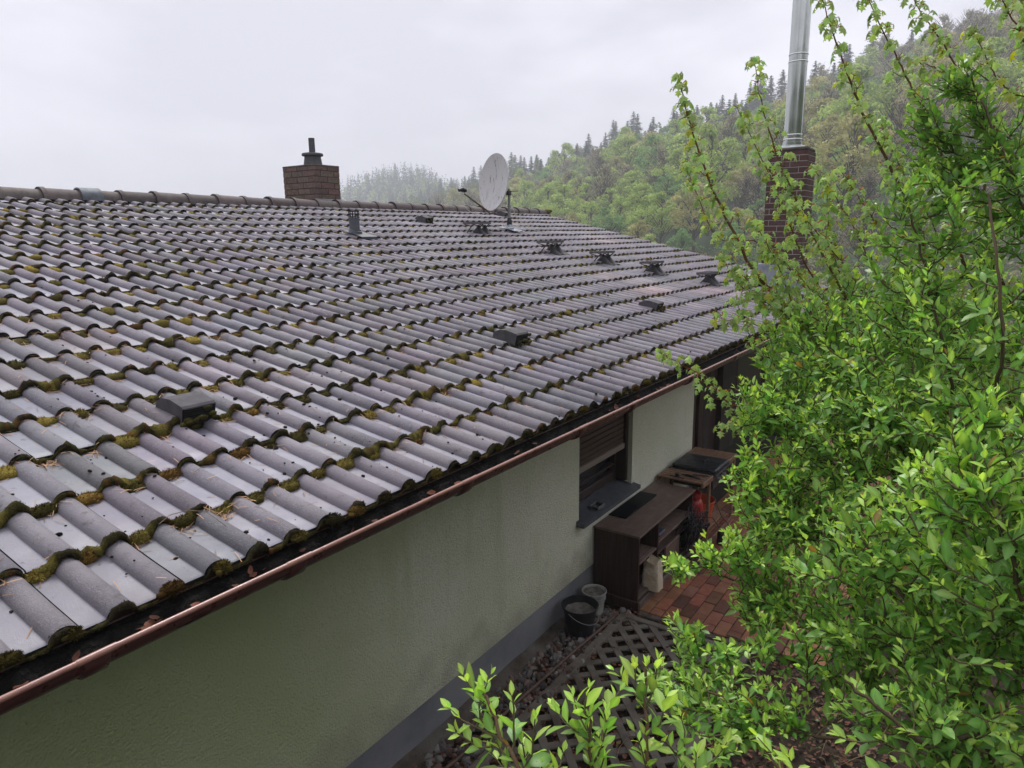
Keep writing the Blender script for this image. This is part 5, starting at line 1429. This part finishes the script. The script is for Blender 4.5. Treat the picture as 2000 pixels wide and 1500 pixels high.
def broad_mesh(seed, H=13, Wd=5.0, ncl=46, per=62, sparse=0.0):
    r = np.random.default_rng(seed); tr = MB(); fo = MB()
    tr.tube([(0, 0, -1.5), (.1, 0, H * .2), (.2, .1, H * .5), (.1, .2, H * .8)], [.28, .22, .14, .05], 6)
    for q in range(ncl):
        an_ = r.uniform(0, 6.28); h_ = r.uniform(.18, 1) ** .8; rr = Wd * math.sin(min(1, h_ * 1.05) * math.pi * .93 + .12) ** .7 * r.uniform(.35, 1.0)
        c = np.array([rr * math.cos(an_), rr * math.sin(an_), H * (.2 + .78 * h_)]); cr_ = r.uniform(.75, 1.5) * (1 - .35 * h_)
        tr.tube([(.1, .1, max(1.0, c[2] - rr * .8 - .5)), c * np.array([.6, .6, 1]) - np.array([0, 0, .5]), c], [.08, .05, .02], 4, cap=False)
        m_ = int(per * 1.5 * r.uniform(.6, 1.3) * (1 - sparse)); d = norm(r.normal(0, 1, (m_, 3))); P = c + d * cr_ * np.array([1.15, 1.15, .85]) * r.uniform(.45, 1.05, (m_, 1))
        g = r.uniform(.8, 1.22)
        card_batch(P, r.uniform(.10, .24, m_), d + np.array([0, 0, .5]), np.full((m_, 3), g) * r.uniform(.75, 1.25, (m_, 1)), fo)
    if sparse:
        for q in range(120):
            an_ = r.uniform(0, 6.28); h_ = r.uniform(.3, 1); rr = Wd * math.sin(h_ * math.pi * .9 + .15) ** .7
            c = np.array([rr * math.cos(an_), rr * math.sin(an_), H * (.25 + .8 * h_)]); b0 = np.array([.15, .1, c[2] - rr * 1.1 - .6])
            if b0[2] < .5: continue
            tr.tube([b0, (b0 + c) / 2 + r.normal(0, .25, 3), c], [.07, .04, .012], 3, cap=False)
    return tr, fo


def spruce_mesh(seed, H=17, Wd=2.9):
    r = np.random.default_rng(seed); tr = MB(); fo = MB()
    tr.tube([(0, 0, -1.5), (0, 0, H * .5), (0, 0, H)], [.24, .15, .02], 6)
    z = H * .12
    while z < H * .985:
        f = 1 - (z - H * .12) / (H * .88); R_ = Wd * f ** .85 * r.uniform(.75, 1.1) + .12
        nb = int(10 + 6 * f)
        for q in range(nb):
            an_ = r.uniform(0, 6.28); L_ = R_ * r.uniform(.6, 1.12); d = np.array([math.cos(an_), math.sin(an_), 0]); m_ = max(3, int(L_ * 8))
            t = np.linspace(.15, 1, m_)[:, None]; P = np.array([0, 0, z]) + d * L_ * t + np.array([0, 0, 1]) * (-.32 * L_ * t + .16 * L_ * t * t)
            P = P + r.normal(0, .07, P.shape); sz = r.uniform(.13, .27, m_) * (1.15 - .45 * t[:, 0])
            card_batch(P, sz, np.tile([0, 0, 1.0], (m_, 1)) + d * .3, np.full((m_, 3), r.uniform(.75, 1.2)), fo)
        z += H * .028 * r.uniform(.8, 1.2)
    return tr, fo


def leafmat(name, col):
    return mat(name, col, .85, .08, tint=True, trans=.22)


kinds = {
    'fresh': (leafmat('crown_fresh', (.37, .48, .15)), 'broadleaf_tree', 'fresh yellow green broadleaf tree in the wood on the hillside', 'yellow green broadleaf trees on the hillside'),
    'mid': (leafmat('crown_mid', (.21, .35, .135)), 'broadleaf_tree', 'round green leafy tree in the wood on the hillside', 'green broadleaf trees on the hillside'),
    'gold': (leafmat('crown_gold', (.40, .39, .17)), 'broadleaf_tree', 'golden green flowering broadleaf tree in the wood on the hillside', 'golden broadleaf trees on the hillside'),
    'bare': (leafmat('crown_bare', (.29, .27, .18)), 'budding_tree', 'thin half bare brownish tree in bud on the hillside', 'half bare trees on the hillside'),
    'spruce': (leafmat('crown_spruce', (.045, .075, .062)), 'spruce_tree', 'dark pointed spruce tree on the hillside', 'dark spruces on the hillside')}
protos = {}


def proto(kind, v):
    key = (kind, v)
    if key in protos: return protos[key]
    sd_ = hash((len(kind) * 31 + v * 7)) % 9999
    if kind == 'spruce': tr, fo = spruce_mesh(sd_, 13.5 + v, 4.2 + .35 * v)
    elif kind == 'bare': tr, fo = broad_mesh(sd_, 12 + v, 3.8, 40, 40, .35)
    else: tr, fo = broad_mesh(sd_, 11 + v, 4.3 + .4 * v)
    protos[key] = (tr, fo)
    a = tr.build('trunk', M_bark); b = fo.build('crown', kinds[kind][0])
    md = (a.data, b.data); bpy.data.objects.remove(a); bpy.data.objects.remove(b)
    protos[key] = md
    return md


def place_tree(kind, v, x, y, z, sc, rot):
    _, nm, lab, grp = kinds[kind]
    tr, fo = proto(kind, v)
    e = bpy.data.objects.new(nm, None); COL.objects.link(e); e.location = (x, y, z); e.rotation_euler = (0, 0, rot); e.scale = (sc, sc, sc * random.uniform(.9, 1.1)); e.empty_display_size = .5
    tag(e, lab, nm.replace('_', ' '), grp)
    for nm2, d in (('trunk', tr), ('crown', fo)):
        c = bpy.data.objects.new(nm2, d); COL.objects.link(c); c.parent = e


cand = []
r = np.random.default_rng(99)
tries = 0
while len(cand) < 760 and tries < 90000:
    tries += 1
    a = r.uniform(-.17, .80); u0, u1 = np.interp(a, AZ_K, ST_D), np.interp(a, AZ_K, CR_D)
    s_ = r.random() ** .9; u = u0 + (u1 - u0) * (.10 + .95 * s_)
    if a > .35 and u > 0 and r.random() < .25: continue
    x = fH[0] * u + rH[0] * a * u; y = fH[1] * u + rH[1] * a * u
    dmin = 4.6 if u < 200 else 5.4
    if any((x - c[0]) ** 2 + (y - c[1]) ** 2 < dmin ** 2 for c in cand): continue
    cand.append((x, y, u, a, s_))
cand.sort(key=lambda c: c[2])
n_ind = 0; stuff_list = []
cnt = {}
for (x, y, u, a, s_) in cand:
    z = float(terrain(x, y)); pn = float(fbm(np.array([[x, y]]), 71, 2, .018)[0]); q = r.random()
    if s_ > .80: kind = 'spruce' if q < .42 + .45 * (pn > .05) + .15 * (a < .3) - .30 * (a > .42) else ('bare' if q < .9 else 'mid')
    elif s_ > .55 and a < .35: kind = 'spruce' if (q < .33 + pn * .5) else ('fresh' if q < .6 else 'mid' if q < .8 else 'bare')
    elif a > .38: kind = 'bare' if q < .42 else 'gold' if q < .60 else 'fresh' if q < .80 else 'mid'
    else: kind = 'fresh' if q < .38 else 'gold' if q < .58 else 'mid' if q < .80 else 'bare'
    sc = r.uniform(.72, 1.18) * (1.22 if kind in ('fresh', 'gold') and s_ < .6 and q * 7 % 1 < .4 else 1) * (.55 if s_ < .10 else .8 if s_ < .25 else 1)
    nm = kinds[kind][1]
    if cnt.get(nm, 0) < 290:
        if kind == 'spruce' and s_ > .7: sc *= 1.2
        place_tree(kind, int(r.integers(0, 3)), x, y, z - .3, sc, r.uniform(0, 6.28)); cnt[nm] = cnt.get(nm, 0) + 1
    else:
        stuff_list.append((kind, x, y, z, sc))
print('trees', cnt, len(stuff_list))
# the far wood beyond the valley: one mass
fw = MB(); n = 0
while n < 2600:
    a = r.uniform(-.42, .20); u = r.uniform(470, 800)
    x = fH[0] * u + rH[0] * a * u; y = fH[1] * u + rH[1] * a * u
    z = float(terrain(x, y))
    if z < 3: 
        if r.random() < .93: continue
    con = (r.random() < .85) if u > 570 else (r.random() < .4)
    H = r.uniform(13, 20) if con else r.uniform(10, 15); m_ = 42
    t = r.random(m_); an_ = r.uniform(0, 6.28, m_)
    rr = (3.0 * (1 - t) + .25) if con else 4.5 * np.sin(t * math.pi * .9 + .25)
    P = np.stack([x + rr * np.cos(an_) * r.uniform(.4, 1, m_), y + rr * np.sin(an_) * r.uniform(.4, 1, m_), z - .5 + H * t], -1)
    col = (np.array([.02, .04, .035]) if con else np.array([.20, .28, .08])) * r.uniform(.7, 1.4)
    card_batch(P, r.uniform(.6, 1.3, m_) * (1 - .6 * t if con else 1), np.stack([np.cos(an_), np.sin(an_), an_ * 0 + .5], -1), np.tile(col, (m_, 1)), fw); n += 1
for (kind, x, y, z, sc) in stuff_list:
    m_ = 160; t = r.random(m_); an_ = r.uniform(0, 6.28, m_); con = kind == 'spruce'; H = 14 * sc
    rr = (2.9 * (1 - t) + .2) if con else 4.2 * sc * np.sin(t * math.pi * .9 + .25)
    P = np.stack([x + rr * np.cos(an_) * r.uniform(.4, 1, m_), y + rr * np.sin(an_) * r.uniform(.4, 1, m_), z + H * (.1 + .9 * t)], -1)
    card_batch(P, r.uniform(.3, .6, m_), np.stack([np.cos(an_), np.sin(an_), an_ * 0 + .5], -1), np.tile(np.array([.022, .045, .026]) if con else np.array([.12, .16, .045]), (m_, 1)), fw)
tag(fw.build('far_forest', M_far_leaf, None), 'hazy far off forest on the hills beyond the valley', 'forest', kind='stuff')
# scrub that covers the foot of the hill
us = MB()
for q in range(1500):
    a = r.uniform(.0, .85); u0, u1 = np.interp(a, AZ_K, ST_D), np.interp(a, AZ_K, CR_D)
    u = u0 - 4 + (u1 - u0) * r.random() ** 1.7 * .9
    x = fH[0] * u + rH[0] * a * u; y = fH[1] * u + rH[1] * a * u; z = float(terrain(x, y)); R_ = r.uniform(.6, 1.8); m_ = 60
    d = norm(r.normal(0, 1, (m_, 3))); d[:, 2] = abs(d[:, 2]); P = np.array([x, y, z]) + d * R_ * r.uniform(.4, 1.1, (m_, 1)) * np.array([1.2, 1.2, 1.0])
    pal = [(.22, .31, .12), (.26, .23, .15), (.17, .28, .11), (.28, .28, .15), (.19, .15, .12)][int(r.integers(0, 5))]
    card_batch(P, r.uniform(.07, .2, m_), d + np.array([0, 0, .4]), np.array(pal) * r.uniform(.7, 1.3, (m_, 1)), us)
for q in range(700):
    a = r.uniform(.42, 2.6); u = r.uniform(13, 40) / max(1, a * .8)
    x = fH[0] * u + rH[0] * a * u; y = fH[1] * u + rH[1] * a * u; z = float(terrain(x, y)); R_ = r.uniform(.5, 1.5); m_ = 90
    if y > -1.5 and x < 16: continue
    d = norm(r.normal(0, 1, (m_, 3))); d[:, 2] = abs(d[:, 2]); P = np.array([x, y, z]) + d * R_ * r.uniform(.4, 1.1, (m_, 1)) * np.array([1.2, 1.2, 1.1])
    pal = [(.16, .28, .09), (.13, .22, .08), (.20, .27, .10), (.10, .19, .07)][int(r.integers(0, 4))]
    card_batch(P, r.uniform(.04, .12, m_), d + np.array([0, 0, .4]), np.array(pal) * r.uniform(.7, 1.3, (m_, 1)), us)
tag(us.build('undergrowth', M_far_leaf, None), 'green and brown scrub covering the foot of the hillside', 'undergrowth', kind='stuff')

# ------------------------------------------------------------------ haze
hz = MB(); hz.box((-300, -1300, -8), (1500, 1500, 175))
mh = bpy.data.materials.new('haze'); mh.use_nodes = True; t_ = mh.node_tree; t_.nodes.clear()
oo = t_.nodes.new('ShaderNodeOutputMaterial'); pv = t_.nodes.new('ShaderNodeVolumePrincipled'); pv.inputs['Density'].default_value = .0012; pv.inputs['Color'].default_value = (.93, .94, 1.0, 1)
pv.inputs['Anisotropy'].default_value = 0.0
t_.links.new(pv.outputs[0], oo.inputs['Volume'])
tag(hz.build('haze', mh, None), 'thin pale mist in the air over the valley', 'haze', kind='stuff')
